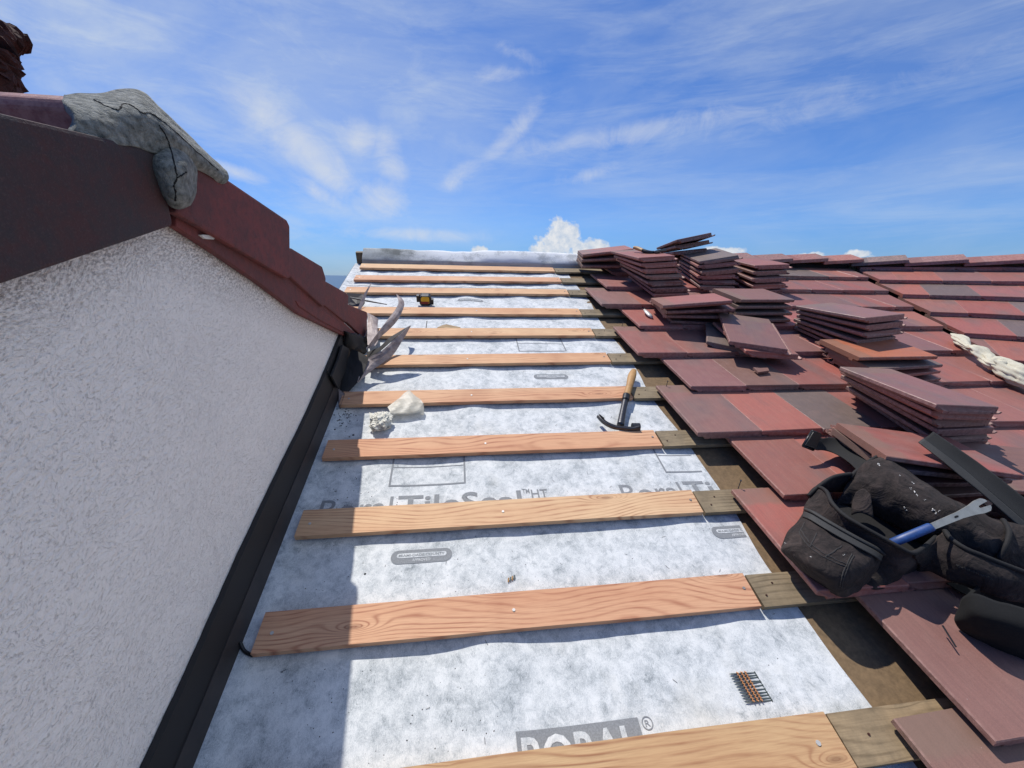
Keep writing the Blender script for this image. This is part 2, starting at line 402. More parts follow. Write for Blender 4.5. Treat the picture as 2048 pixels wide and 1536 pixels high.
# ---------- underlay membrane ----------
def bumpf(x, c, w):
    d = (x - c) / w; return math.exp(-d * d)
def MH(u, v):
    b = -.0125 + .0105 * bumpf(u, .07, .085) * (.7 + .3 * math.sin(v * 5)) + .010 * bumpf(u, .80, .09) * (.7 + .3 * math.cos(v * 4)) + .006 * bumpf(u, -.3, .1) * bumpf(v % .8, .4, .3)
    if v > 1.5: b += .008 * min(1, (v - 1.5)) * bumpf(u, .42, .10) * (.6 + .4 * math.sin(v * 9))
    b += .0035 * noise.noise(Vector((u * 5, v * 4, 3.1))) + .0012 * noise.noise(Vector((u * 17, v * 13, 1.0)))
    if v > 2.85: b += .007 * noise.noise(Vector((u * 9, v * 2, 9.0)))
    lw = -.56 if v < 2.3 else -.86
    e = max(0, (lw + .09) - u) / .09
    b += .02 * e * e
    return min(b, -.0008)
def membrane():
    us = np.arange(-.575, 1.0001, .0175); vs = np.arange(-.62, 3.672, .02)
    ue = np.arange(-.865, -.575, .0193)
    V_, F_ = [], []
    allu = list(ue) + list(us); iu = {}
    def redge(v): return 1.0 + .012 * math.sin(v * 7) + .012 * noise.noise(Vector((v * 4, 0, 0)))
    for j, v in enumerate(vs):
        for i, u in enumerate(allu):
            uu = u
            if i >= len(allu) - 6: 
                f = (i - (len(allu) - 7)) / 6; uu = allu[-7] + (redge(v) - allu[-7]) * f
            iu[(i, j)] = len(V_); V_.append((uu, v, MH(uu, v)))
    for j in range(len(vs) - 1):
        for i in range(len(allu) - 1):
            if i < len(ue) and vs[j] < 2.31: continue
            F_.append((iu[i, j], iu[i + 1, j], iu[i + 1, j + 1], iu[i, j + 1]))
    used = sorted({k for f in F_ for k in f}); mp = {k: n for n, k in enumerate(used)}
    top = [V_[k] for k in used]; F2 = [tuple(mp[k] for k in f) for f in F_]
    mb = MB().add(top, F2)
    o = mb.obj('underlay', X['membrane'], smooth=True)
    return tag(o, 'white fibrous self-adhered underlay sheet printed with grey lettering across the stripped slope', 'underlay')
MEM = membrane()

def conform(polys, name, m, dz, parent=MEM):
    """cut flat shapes into small pieces and lay them on the membrane. polys: bmesh in (u,v,0)"""
    bm = polys
    a = np.array([v.co[:] for v in bm.verts]); lo, hi = a.min(0), a.max(0)
    for ax, st in ((0, .02), (1, .02)):
        x = math.floor(lo[ax] / st) * st
        while x < hi[ax]:
            co = [0, 0, 0]; co[ax] = x; no = [0, 0, 0]; no[ax] = 1
            bmesh.ops.bisect_plane(bm, geom=bm.verts[:] + bm.edges[:] + bm.faces[:], plane_co=co, plane_no=no)
            x += st
    for v in bm.verts: v.co.z = MH(v.co.x, v.co.y) + dz
    for f in bm.faces: 
        f.normal_update()
        if f.normal.z < 0: f.normal_flip()
    return mk(name, None, None, m, parent, bm=bm)
def bm_poly(pts):
    b = bmesh.new(); b.faces.new([b.verts.new((x, y, 0)) for x, y in pts]); return b
def bm_merge(bs):
    b = bmesh.new()
    for s in bs:
        me = bpy.data.meshes.new('t'); s.to_mesh(me); s.free(); b.from_mesh(me); bpy.data.meshes.remove(me)
    return b
def text_bm(txt, u, v, size, width=None, bold=0.0):
    cu = bpy.data.curves.new('t', 'FONT'); cu.body = txt; cu.size = size; cu.offset = bold * size; cu.resolution_u = 3
    ob = bpy.data.objects.new('t', cu); C.objects.link(ob)
    dg = bpy.context.evaluated_depsgraph_get(); me = bpy.data.meshes.new_from_object(ob.evaluated_get(dg))
    b = bmesh.new(); b.from_mesh(me)
    bpy.data.objects.remove(ob); bpy.data.curves.remove(cu); bpy.data.meshes.remove(me)
    xs = [w.co.x for w in b.verts]; x0, x1 = min(xs), max(xs)
    k = (width / (x1 - x0)) if width else 1.0
    for w in b.verts: w.co.x = u + (w.co.x - x0) * k; w.co.y += v; w.co.z = 0
    return b
def pill(u0, v0, u1, v1, seg=10):
    r = (v1 - v0) / 2; c = (v0 + v1) / 2; p = []
    for i in range(seg + 1):
        t_ = -PI / 2 + PI * i / seg; p.append((u1 - r + r * math.cos(t_), c + r * math.sin(t_)))
    for i in range(seg + 1):
        t_ = PI / 2 + PI * i / seg; p.append((u0 + r + r * math.cos(t_), c + r * math.sin(t_)))
    return p
def rect(u0, v0, u1, v1): return [(u0, v0), (u1, v0), (u1, v1), (u0, v1)]
UR = .985
def clipr(b, u=UR):
    bmesh.ops.bisect_plane(b, geom=b.verts[:] + b.edges[:] + b.faces[:], plane_co=(u, 0, 0), plane_no=(1, 0, 0), clear_outer=True); return b
def line_name(u, v):
    bs = [text_bm('Boral', u, v, .125, .245), text_bm('TileSeal', u + .262, v, .125, .445, .016), text_bm('TM', u + .712, v + .072, .03, .028, .01), text_bm('HT', u + .745, v + .05, .055, .062, .008)]
    return conform(clipr(bm_merge(bs)), 'brand_print', X['print'], .0012)
line_name(-.482, .955); line_name(.607, .957)
line_name(.06, 1.965)
def frame_box(u0, v0, u1, v1, w=.007):
    bs = [bm_poly(rect(u0, v0, u1, v0 + w)), bm_poly(rect(u0, v1 - w, u1, v1)), bm_poly(rect(u0, v0 + w, u0 + w, v1 - w)), bm_poly(rect(u1 - w, v0 + w, u1, v1 - w)),
          bm_poly(rect(u0 + w, v0 + .095, u1 - w, v0 + .0985))]
    return conform(clipr(bm_merge(bs)), 'outline_print', X['print'], .0012)
frame_box(-.262, 1.087, .022, 1.26); frame_box(.824, 1.092, 1.1, 1.262); frame_box(.358, 2.10, .65, 2.29)
def badge(u0, v0, w=.19, h=.048):
    conform(clipr(bm_poly(pill(u0, v0, u0 + w, v0 + h))), 'badge_print', X['print'], .0012)
    b = clipr(bm_merge([bm_poly(pill(u0 + .018, v0 + .020, u0 + w - .018, v0 + .036)), text_bm('APPROVED', u0 + .066, v0 + .0065, .0135, .056, .01)]))
    conform(b, 'badge_field', X['membrane'], .0020)
    conform(clipr(text_bm('MIAMI-DADE COUNTY', u0 + .024, v0 + .0238, .0125, w - .048, .012)), 'badge_lettering', X['crackink'] if 'crackink' in X else X['print'], .0027)
badge(-.218, .772); badge(.868, .782); badge(.403, 1.80); badge(.004, 2.845)
def boral(u0, v1, w=.293, h=.098):
    conform(bm_poly(rect(u0, v1 - h, u0 + w, v1)), 'logo_block_print', X['print'], .0012)
    conform(text_bm('BORAL', u0 + .010, v1 - h + .012, .105, w - .020, .022), 'logo_lettering', X['membrane'], .0020)
    ring = []
    cx, cy = u0 + w + .020, v1 - .013
    for i in range(20):
        a, b_ = 2 * PI * i / 20, 2 * PI * (i + 1) / 20
        ring.append(bm_poly([(cx + r * math.cos(q), cy + r * math.sin(q)) for r, q in ((.0135, a), (.0135, b_), (.0112, b_), (.0112, a))]))
    conform(bm_merge(ring + [text_bm('R', cx - .006, cy - .0065, .018, .012)]), 'registered_mark', X['print'], .0012)
boral(.116, .328); 

# lap seams of the sheet
sm = MB()
for v0, a, b in ((3.13, -.86, .99),):
    k = 40
    for i in range(k):
        u0 = a + (b - a) * i / k; u1 = a + (b - a) * (i + 1) / k
        w0 = .003 + .004 * max(0, noise.noise(Vector((u0 * 5, v0, 0)))); w1 = .003 + .004 * max(0, noise.noise(Vector((u1 * 5, v0, 0))))
        sm.add([(u0, v0, MH(u0, v0) + .0022), (u1, v0, MH(u1, v0) + .0022), (u1, v0 + w1, MH(u1, v0) + .0026), (u0, v0 + w0, MH(u0, v0) + .0026)], [(0, 1, 2, 3)])
sm.obj('lap_seam', X['grit'], MEM)
sm = MB()
L_ = [(-.50 + .3 * i / 16, 2.362) for i in range(17)] + [(-.2, 2.362 + .16 * i / 8) for i in range(1, 9)]
for i in range(len(L_) - 1):
    (a0, b0), (a1, b1) = L_[i], L_[i + 1]; ex, ey = (0, .003) if b0 == b1 else (.004, 0)
    sm.add([(a0, b0, MH(a0, b0) + .0022), (a1, b1, MH(a1, b1) + .0022), (a1 + ex, b1 + ey, MH(a1, b1) + .0022), (a0 + ex, b0 + ey, MH(a0, b0) + .0022)], [(0, 1, 2, 3)])
sm.obj('lap_seam', X['grit'], MEM)

# old brown felt under the tiles
def feltsheet():
    us = np.linspace(.93, 1, 2); g = MB(); vs = np.arange(-.62, 3.68, .06); n = 30
    idx = []
    for v in vs:
        row = []
        for i in range(n + 1):
            u = .93 + (UVAL(v) - .93) * i / n
            row.append((u, v, -.016 + .003 * noise.noise(Vector((u * 4, v * 4, 5)))))
        idx.append(row)
    vv = [p for r_ in idx for p in r_]
    g.add(vv, [(j * (n + 1) + i, j * (n + 1) + i + 1, (j + 1) * (n + 1) + i + 1, (j + 1) * (n + 1) + i) for j in range(len(vs) - 1) for i in range(n)])
    tag(g.obj('felt', X['felt'], smooth=True), 'old brown felt between the white underlay and the laid tiles', 'felt')
    # stiff lighter laps of the felt
    for (u0, v0, w, d) in ((1.0, .98, .13, .20), (1.0, .30, .15, .20), (.99, 1.35, .18, .16), (1.0, 2.05, .2, .14), (1.02, 1.72, .14, .12)):
        pass
feltsheet()

# ridge: board, drape of underlay
def ridge():
    prof = [(3.600, .002), (3.614, .010), (3.624, .034), (3.634, .046), (3.680, .074), (3.72, .092), (3.76, .102), (3.82, .075), (3.90, .0), (3.95, -.06)]
    n = 90; m = MB(); pr = spline([(0, a, b) for a, b in prof], 3)
    vs = []
    for i in range(n + 1):
        u = -.80 + 1.925 * i / n
        for (x, a, b) in pr:
            w = .020 * noise.noise(Vector((u * 3.2, b * 6, 2))) + .006 * noise.noise(Vector((u * 9, b * 12, 4)))
            vs.append((u, a - abs(w) * (1 if b > .02 else .4), b + (w * .9 if b > .05 else 0)))
    k = len(pr)
    m.add(vs, [(i * k + j, (i + 1) * k + j, (i + 1) * k + j + 1, i * k + j + 1) for i in range(n) for j in range(k - 1)])
    t_ = mat('ridge_membrane'); c = t_.coord()
    s_ = t_.math('ADD', t_.noise(c, 6, 4, .6), t_.math('MULTIPLY', t_.math('SUBTRACT', t_.noise(c, 90, 4, .8), .5), .35))
    z = t_.n('ShaderNodeSeparateXYZ', {0: c}); 
    # the left third is greyer, the lower hem darker
    left = t_.fr(t_.math('ADD', z.outputs[0], t_.math('MULTIPLY', s_, .3)), -.15, -.55)
    hem = t_.fr(t_.math('ADD', z.outputs[2], t_.math('MULTIPLY', s_, .02)), .128, .112)
    col = t_.mix(left, t_.ramp(s_, [(.33, (.45, .47, .47)), (.50, (.82, .83, .82))]), t_.ramp(s_, [(.35, (.16, .17, .16)), (.65, (.45, .47, .45))]))
    col = t_.mix(t_.math('MULTIPLY', hem, .6), col, (.22, .23, .22))
    o = m.obj('ridge_underlay', t_.out(col, .9), smooth=True)
    tag(o, 'wrinkled grey and white underlay strip folded over the ridge board above the top batten', 'underlay')
    b = MB().box((-.865, 3.715, -.03), (3.96, 3.755, .076))
    tag(b.obj('ridge_board', X['oldwood'], bevel=.003), 'weathered ridge board whose bare end shows left of the draped strip', 'board')
ridge()

# ---------- battens ----------
NB = [0, (.539, .537), (.875, .874), (1.226, 1.224), (1.570, 1.575), (1.915, 1.929), (2.25, 2.255), (2.575, 2.572), (2.94, 2.952), (3.200, 3.228), (3.493, 3.488)]
LU = [0, -.520, -.520, -.526, -.539, -.530, -.54, -.80, -.805, -.79, -.80]
ordn = ['', 'first', 'second', 'third', 'fourth', 'fifth', 'sixth', 'seventh', 'eighth', 'ninth', 'tenth']
def board(u0, u1, va, vb, w, z0, z1, seed, rag=0.0):
    """board from u0 to u1; front edge runs va->vb"""
    n = 24; vs = []
    for i in range(n + 1):
        f = i / n; u = u0 + (u1 - u0) * f; v = va + (vb - va) * f + .0012 * noise.noise(Vector((u * 3, seed, 0)))
        dz = .0012 * noise.noise(Vector((u * 2, seed, 5)))
        for a, b in ((0, z0), (w, z0), (w, z1), (0, z1)):
            uu = u
            if rag and i == n: uu = u + random.uniform(-rag, rag)
            vs.append((uu, v + a, b + dz + (-.0015 if a == 0 and b == z1 else 0)))
    fs = [(0, 1, 2, 3), (n * 4 + 3, n * 4 + 2, n * 4 + 1, n * 4)]
    for i in range(n):
        for k in range(4):
            fs.append((i * 4 + k, (i + 1) * 4 + k, (i + 1) * 4 + (k + 1) % 4, i * 4 + (k + 1) % 4))
    return MB().add(vs, fs)
def nailhead(u, v, z, r=.0042):
    m = MB(); k = 10
    ring = [(u + r * math.cos(2 * PI * i / k), v + r * math.sin(2 * PI * i / k)) for i in range(k)]
    m.add([(x, y, z - .002) for x, y in ring] + [(x, y, z + .0012) for x, y in ring], [tuple(range(k, 2 * k))] + [(i, (i + 1) % k, k + (i + 1) % k, k + i) for i in range(k)])
    return m
blab = {1: 'nearest of the full-width pinkish fir battens, clipped white underlay below it', 2: 'fir batten whose top edge hides half of the Boral TileSeal lettering',
        3: 'fir batten just below the claw of the hammer', 4: 'fir batten under the hammer handle with film scrap lying over it', 5: 'fir batten crossing just above the small Miami-Dade badge and torn flashing tips',
        6: 'fir batten with a small wood wedge lying on its upper edge', 7: 'fir batten directly below the yellow tape measure', 8: 'third fir batten down from the ridge strip', 9: 'second fir batten down from the ridge strip', 10: 'topmost fir batten lying against the folded ridge strip'}
tints = [None, (.92, .86, .84), (.95, 1.0, .95), (.94, .88, .84), (.92, .88, .84), (.95, .93, .86), (.97, 1.02, .95), (.96, .96, .88), (.96, .98, .90), (.96, .94, .92), (.96, 1.0, .92)]
for k in range(1, 11):
    va, vb = NB[k]
    b = board(LU[k], .864, va, vb, .101, 0, .0195, k, .0025).obj('batten', X['wood'], bevel=0)
    tag(b, blab[k], 'batten', 'new fir battens on the white underlay'); b.color = (*tints[k], 1)
    for un, dv in ((LU[k] + .035, .045), (.10 + .05 * math.sin(k), .05), (.84, .055)):
        f = (un - LU[k]) / (.864 - LU[k])
        nailhead(un, va + (vb - va) * f + dv, .0195, .0045).obj('nail_head', X['bright'] if un < .5 else X['steel'], b)
    o = board(.870 + random.uniform(0, .004), 1.95, vb - .002, vb - .004, .098, -.002, .0165, 30 + k, .001).obj('old_batten', X['oldwood'])
    tag(o, 'weathered old batten butting the end of the %s' % ('%s full new batten from the bottom' % ordn[k] if k < 10 else 'topmost new batten'), 'old batten', 'old weathered battens at the tile edge')
    for q in range(2):
        nailhead(.90 + .05 * q + random.uniform(-.01, .01), vb + .03 + .035 * q, .0165, .003).obj('nail_head', X['rust'], o)
# nearest batten, cut off by the frame
b = board(-.5, .852, .186, .185, .101, 0, .0195, 50, .002).obj('batten', X['wood']); b.color = (.80, .84, .72, 1)
tag(b, 'tan batten at the very bottom edge hiding the lower half of the BORAL block', 'batten', 'new fir battens on the white underlay')
nailhead(.795, .232, .0195, .0055).obj('nail_head', X['bright'], b)
o = board(.858, 1.95, .184, .182, .098, -.002, .0165, 60, .001).obj('old_batten', X['oldwood']); o.color = (1.25, 1.2, 1.15, 1)
tag(o, 'cracked weathered old batten in the bottom right, butting the tan batten', 'old batten', 'old weathered battens at the tile edge')
nailhead(.93, .235, .0165, .003).obj('nail_head', X['rust'], o)
b = board(-.5, .855, -.16, -.16, .101, 0, .0195, 51, .002).obj('batten', X['wood']); tag(b, 'lowest batten, below the bottom edge of the view', 'batten', 'new fir battens on the white underlay')

# ---------- roof tiles ----------
TW, TL = .33, .42
PROF = [(-.165, .0145), (-.1625, .017), (.1295, .017), (.132, .0145), (.134, -.006), (.140, -.011), (.151, -.011), (.157, -.005), (.165, -.0065), (.165, -.0125), (.158, -.0165), (.12, -.0165), (.118, -.008), (-.100, -.008), (-.104, -.0165), (-.126, -.0165), (-.129, -.004), (-.158, -.004), (-.165, .002)]
def tile_mesh(seed, clip=None):
    rnd = random.Random(seed); m = MB(); n = 8; ys = [-TL / 2, -TL / 2 + .0025] + [-TL / 2 + TL * i / n for i in range(1, n)] + [TL / 2]
    k = len(PROF); vs = []
    bow = rnd.uniform(-.0015, .002)
    for j, y in enumerate(ys):
        for (x, z) in PROF:
            zz = z; yy = y
            if j == 0 and z > .01: zz = z - .0025
            if j == 0 and z < -.01: yy = y + .001
            if j in (0, 1): yy += .0016 * noise.noise(Vector((x * 25, seed * 3.1, 0)))
            zz += bow * (1 - (x / .165) ** 2) + .0006 * noise.noise(Vector((x * 14, y * 14, seed)))
            if j in (0, 1) and seed % 3 == 1 and x < -.15: yy += .007
            if j in (0, 1) and seed % 3 == 2 and .11 < x < .135 and z > 0: yy += .009; zz -= .002
            xx = x + .0008 * noise.noise(Vector((y * 20, x, seed)))
            vs.append((xx, yy, zz))
    fs = [tuple(range(k)), tuple((len(ys) - 1) * k + i for i in range(k))[::-1]]
    for j in range(len(ys) - 1):
        for i in range(k):
            fs.append((j * k + i, (j + 1) * k + i, (j + 1) * k + (i + 1) % k, j * k + (i + 1) % k))
    m.add(vs, fs)
    m.box((-.098, -TL / 2 + .0012, -.0168), (.116, -TL / 2 + .034, -.0070))      # nose bar
    m.box((-.09, TL / 2 - .03, -.0165), (.10, TL / 2 - .012, -.0072))          # hanging nib
    m.box((-.04, -.03, -.0145), (-.028, .12, -.0073)); m.box((.03, -.03, -.0145), (.042, .12, -.0073))
    me = bpy.data.meshes.new('t'); me.from_pydata(m.v, [], m.f); me.update()
    b = bmesh.new(); b.from_mesh(me); bpy.data.meshes.remove(me)
    bmesh.ops.recalc_face_normals(b, faces=b.faces)
    if clip:
        (cx, cy), (nx, ny) = clip
        r = bmesh.ops.bisect_plane(b, geom=b.verts[:] + b.edges[:] + b.faces[:], plane_co=(cx, cy, 0), plane_no=(nx, ny, 0), clear_outer=True)
        if not b.verts: b.free(); return None
        ee = [e for e in b.edges if e.is_boundary]
        if ee: bmesh.ops.holes_fill(b, edges=ee, sides=0)
        if max(v.co.x for v in b.verts) - min(v.co.x for v in b.verts) < .02: b.free(); return None
    out = bpy.data.meshes.new('roof_tile'); b.to_mesh(out); b.free(); out.materials.append(X['tile'])
    return out
TM = [tile_mesh(s) for s in range(5)]
COL = dict(red=(.42, .132, .096), mauve=(.290, .138, .118), grey=(.205, .150, .125), salmon=(.48, .165, .112), rose=(.37, .140, .110), orange=(.56, .17, .085), dark=(.17, .062, .054), brown=(.27, .140, .108))
NAME = dict(red='brick red', mauve='mauve', grey='slate grey', salmon='salmon', rose='dusty rose', orange='bright orange-red', dark='dark maroon', brown='brown')
def rt(yaw, pitch, roll):
    return Matrix.Rotation(R(yaw), 4, 'Z') @ Matrix.Rotation(R(pitch), 4, 'X') @ Matrix.Rotation(R(roll), 4, 'Y')
def put_tile(fr, u, v, n, yaw, pitch, roll, col, label, group, me=None, name='roof_tile'):
    o = bpy.data.objects.new(name, me or random.choice(TM)); C.objects.link(o)
    o.matrix_world = fr @ Matrix.Translation((u, v, n)) @ rt(yaw, pitch, roll)
    c = COL[col]; j = random.uniform(.90, 1.10)
    o.color = (c[0] * j, c[1] * j * random.uniform(.95, 1.05), c[2] * j * random.uniform(.95, 1.05), 1)
    return tag(o, label, 'roof tile', group)
WD = .2957
cnum = lambda i: ['first', 'second', 'third', 'fourth', 'fifth', 'sixth', 'seventh', 'eighth', 'ninth', 'tenth', 'eleventh', 'twelfth', 'thirteenth'][i]
rowcol = {0: ['brown'], 1: ['mauve', 'mauve', 'grey', 'mauve'], 2: ['red', 'red', 'red'], 3: ['rose', 'salmon', 'red', 'mauve'], 4: ['mauve', 'salmon', 'grey', 'rose', 'red', 'rose'], 5: ['mauve', 'brown', 'rose', 'red', 'red', 'red', 'rose'],
          6: ['rose', 'rose', 'red', 'mauve', 'red', 'red', 'mauve', 'red'], 7: ['red', 'rose', 'red', 'red', 'red', 'mauve', 'mauve'], 8: ['mauve', 'red', 'mauve', 'rose', 'red', 'rose', 'mauve', 'red', 'rose'], 9: ['rose', 'mauve', 'red', 'mauve', 'grey', 'rose', 'rose', 'red', 'rose'], 10: ['red', 'mauve', 'grey', 'rose', 'red', 'grey', 'grey', 'salmon', 'rose']}
keys = ['red', 'mauve', 'rose', 'grey', 'salmon', 'rose', 'mauve', 'red']
U0 = {10: 1.305}
for k in range(-1, 11):
    vn = .18 + .3452 * (k - 1); pitch = -5.4
    vc = vn + TL / 2 * math.cos(R(pitch))
    u0 = U0.get(k, 1.003 if k % 2 == 0 else 1.148)
    if k == -1: u0 = 1.15
    if k == 0: u0 = .995
    j = 0
    while True:
        ul = u0 + WD * j; uc = ul + .165
        if ul > UVAL(vc + .2) + .05: break
        me = None
        if ul + .34 > UVAL(vc - .21) - .05:
            sl = .362; nx, ny = 1 / math.hypot(1, sl), -sl / math.hypot(1, sl)
            me = tile_mesh(200 + k * 20 + j, ((UVAL(vc) - .035 - uc, 0), (nx, ny)))
            if me is None: break
        cl = rowcol.get(k, []); col = cl[j] if j < len(cl) else random.choice(keys)
        lab = '%s laid tile, %s from the bare strip, %s' % (NAME[col], cnum(j), ('%s course up from the bottom right' % cnum(k)) if 0 <= k <= 5 else (('%s course below the ridge' % cnum(10 - k)) if k > 5 else 'course below the view'))
        yw = random.uniform(-.5, .5); 
        if k == 0 and j == 0: yw = 1.5
        put_tile(ROOF, uc, vc + random.uniform(-.004, .004), .049 + random.uniform(0, .002), yw, pitch + random.uniform(-.3, .3), random.uniform(-.35, .35), col, lab, 'flat roof tiles laid on the near slope', me)
        j += 1
# right slope
inv12 = ROOF2.inverted() @ ROOF
P0 = inv12 @ Vector((UVAL(-.5), -.5, .0)); P1 = inv12 @ Vector((UVAL(3.7), 3.7, .0)); dv_ = (P1 - P0); 
rc2 = [['rose', 'red', 'mauve', 'rose', 'mauve', 'red'], ['salmon', 'salmon', 'grey', 'rose', 'red', 'mauve'], ['red', 'rose', 'red', 'grey', 'rose'], ['rose', 'red', 'grey', 'salmon', 'mauve'], ['mauve', 'red', 'mauve', 'rose', 'red'], ['mauve', 'mauve', 'red', 'grey', 'rose']]
for r_ in range(-1, 7):
    vn = 1.664 - .366 * r_; vc = vn + TL / 2
    ph = .5 if r_ % 2 else 0
    j = -8; cnt = 0
    while j < 14:
        ul = -.319 + .294 * (j + ph); uc = ul + .165; j += 1
        uv_ = P0.x + dv_.x * (vc - P0.y) / dv_.y; sl = dv_.x / dv_.y
        if ul + .33 < uv_ - .42 or ul > 3.9: continue
        me = None
        if ul < uv_ + .45 * abs(sl) + .1:
            L_ = math.hypot(1, sl); me = tile_mesh(600 + r_ * 20 + j, ((uv_ + .05 - uc, 0), (-1 / L_, sl / L_)))
            if me is None: continue
        if r_ == -1:
            me = me or tile_mesh(800 + j); me = me.copy(); b = bmesh.new(); b.from_mesh(me)
            bmesh.ops.bisect_plane(b, geom=b.verts[:] + b.edges[:] + b.faces[:], plane_co=(0, -.05, 0), plane_no=(0, 1, 0), clear_outer=True); b.to_mesh(me); b.free()
        cl = rc2[r_] if 0 <= r_ < len(rc2) else []; col = cl[cnt] if cnt < len(cl) else random.choice(keys)
        put_tile(ROOF2, uc, vc, .049, random.uniform(-.4, .4), -5.4 + random.uniform(-.3, .3), random.uniform(-.3, .3), col,
                 '%s tile on the far right slope, %s from the valley, %s course down' % (NAME[col], cnum(min(cnt, 12)), cnum(r_ + 1)), 'flat roof tiles on the far right slope', me)
        cnt += 1
# ridge caps
def capmesh(seed):
    m = MB(); L = .42; hw = .15; a = R(19); t_ = .02
    k = 4; vs = []
    for y in (0, L):
        for (x, z) in [(-hw, -hw * math.tan(a)), (-.018, -.002), (0, .003), (.018, -.002), (hw, -hw * math.tan(a)), (hw, -hw * math.tan(a) - t_ * 1.5), (0, -t_), (-hw, -hw * math.tan(a) - t_ * 1.5)]:
            vs.append((y, x * (1 + .08 * (y > 0)), z))
    n = 8
    m.add(vs, [tuple(range(n)), tuple(range(n, 2 * n))[::-1]] + [(i, n + i, n + (i + 1) % n, (i + 1) % n) for i in range(n)])
    me = bpy.data.meshes.new('t'); me.from_pydata(m.v, [], m.f); me.update()
    b = bmesh.new(); b.from_mesh(me); bpy.data.meshes.remove(me); bmesh.ops.recalc_face_normals(b, faces=b.faces)
    bmesh.ops.bevel(b, geom=b.edges[:], offset=.003, segments=2, affect='EDGES')
    out = bpy.data.meshes.new('ridge_tile'); b.to_mesh(out); b.free(); out.materials.append(X['tile']); return out
CM = [capmesh(1), capmesh(2)]
# horizontal frame at the ridge of each slope
def hframe(fr, u, v, n, dirv):
    P = fr @ Vector((u, v, n)); d = Vector(dirv); z = Vector((0, 0, 1)); y = z.cross(d)
    m = Matrix.Identity(4)
    for i in range(3): m[i][0] = d[i]; m[i][1] = y[i]; m[i][2] = z[i]; m[i][3] = P[i]
    return m
capc = ['mauve', 'rose', 'mauve', 'rose', 'salmon', 'grey', 'mauve', 'rose', 'mauve', 'red', 'rose', 'grey', 'rose']
i = 0
for q in range(5):
    u = 2.02 + q * .385
    o = bpy.data.objects.new('ridge_tile', CM[i % 2]); C.objects.link(o)
    o.matrix_world = hframe(ROOF, u, VR + .01, .118 + (.012 if q > 2 else 0), U) @ Matrix.Rotation(R(-4.2), 4, 'Y') @ Matrix.Rotation(R(random.uniform(-1.5, 1.5)), 4, 'Z')
    o.color = (*COL[capc[i]], 1); tag(o, '%s ridge cap, %s from the left on the near part of the ridge' % (NAME[capc[i]], cnum(q)), 'ridge tile', 'ridge caps along the top'); i += 1
pb = inv12 @ Vector((UVAL(VR), VR, 0))
for q in range(7):
    u = pb.x + .02 + q * .40
    o = bpy.data.objects.new('ridge_tile', CM[i % 2]); C.objects.link(o)
    o.matrix_world = hframe(ROOF2, u, 2.20, .122, U2) @ Matrix.Rotation(R(-4.2), 4, 'Y') @ Matrix.Rotation(R(random.uniform(-1.5, 1.5)), 4, 'Z')
    o.color = (*COL[capc[i]], 1); tag(o, '%s ridge cap, %s from the bend on the far right ridge' % (NAME[capc[i]], cnum(q)), 'ridge tile', 'ridge caps along the top'); i += 1
o = MB().box((pb.x - .02, 2.12, -.03), (4.1, 2.20, .085)).obj('ridge_board', X['oldwood'], fr=ROOF2); tag(o, 'ridge board under the caps of the far right slope, seen only as a dark gap', 'board')
o = MB().box((1.2, 3.66, .0), (3.92, 3.698, .082)).obj('ridge_filler', X['mastic']); tag(o, 'dark bedding strip under the near ridge caps', 'filler')  # black filler added to stop sky showing through under the caps
# valley metal
def valley():
    m = MB(); vs = []; n = 30
    for i in range(n + 1):
        v = -.6 + 4.3 * i / n; u = UVAL(v)
        a = np.array((ROOF @ Vector((u - .11, v, .012)))[:]); b = np.array((ROOF @ Vector((u - .006, v, -.006)))[:]); 
        w = ROOF2.inverted() @ ROOF @ Vector((u, v, 0)); c_ = np.array((ROOF2 @ Vector((w.x + .12, w.y, .012)))[:])
        for P in (a, b, c_): vs.append(tuple(ROOF.inverted() @ Vector(P)))
    m.add(vs, [(i * 3 + j, i * 3 + j + 1, (i + 1) * 3 + j + 1, (i + 1) * 3 + j) for i in range(n) for j in range(2)])
    tag(m.obj('valley_flashing', X['black']), 'dark metal valley lining between the two tiled slopes', 'flashing')
valley()

# ---------- loose stacks of tiles ----------
def stack(n, b, t_, cols, what, group, flip=()):
    words = {2: ['bottom', 'top'], 3: ['bottom', 'middle', 'top']}.get(n) or ['bottom'] + ['%s from the bottom' % cnum(i) for i in range(1, n - 1)] + ['topmost']
    for i in range(n):
        f = i / (n - 1); p = [b[k] + (t_[k] - b[k]) * f for k in range(6)]
        j = 0 if i in (0, n - 1) else 1
        p[0] += j * random.uniform(-.012, .012); p[1] += j * random.uniform(-.012, .012); p[3] += j * random.uniform(-2.5, 2.5)
        col = cols[i % len(cols)]
        put_tile(ROOF, *p, col, ('%s tile, %s in %s' % (NAME[col], words[i], what)).replace('the sideways pile below the tall stack', 'the pile below the tall stack'), group)
stack(7, (1.585, 2.96, .090, 6, 0, 0), (1.44, 3.06, .300, 9, -9.5, -2), ['red', 'dark', 'dark', 'brown', 'red', 'rose', 'rose'], 'the tall stack carrying a hammer', 'tiles of the tall stack with a hammer on it')
stack(6, (2.065, 3.12, .095, 0, 0, 0), (2.085, 3.19, .270, -9, -8, -13), ['brown', 'dark', 'red', 'brown', 'rose', 'grey'], 'the tilted stack near the ridge', 'tiles of the tilted stack near the ridge')
stack(5, (2.42, 3.04, .095, 6, 0, -2), (2.49, 3.15, .235, 0, -9, -3), ['dark', 'red', 'mauve', 'brown', 'rose'], 'the third stack along the ridge', 'tiles of the third stack below the ridge')
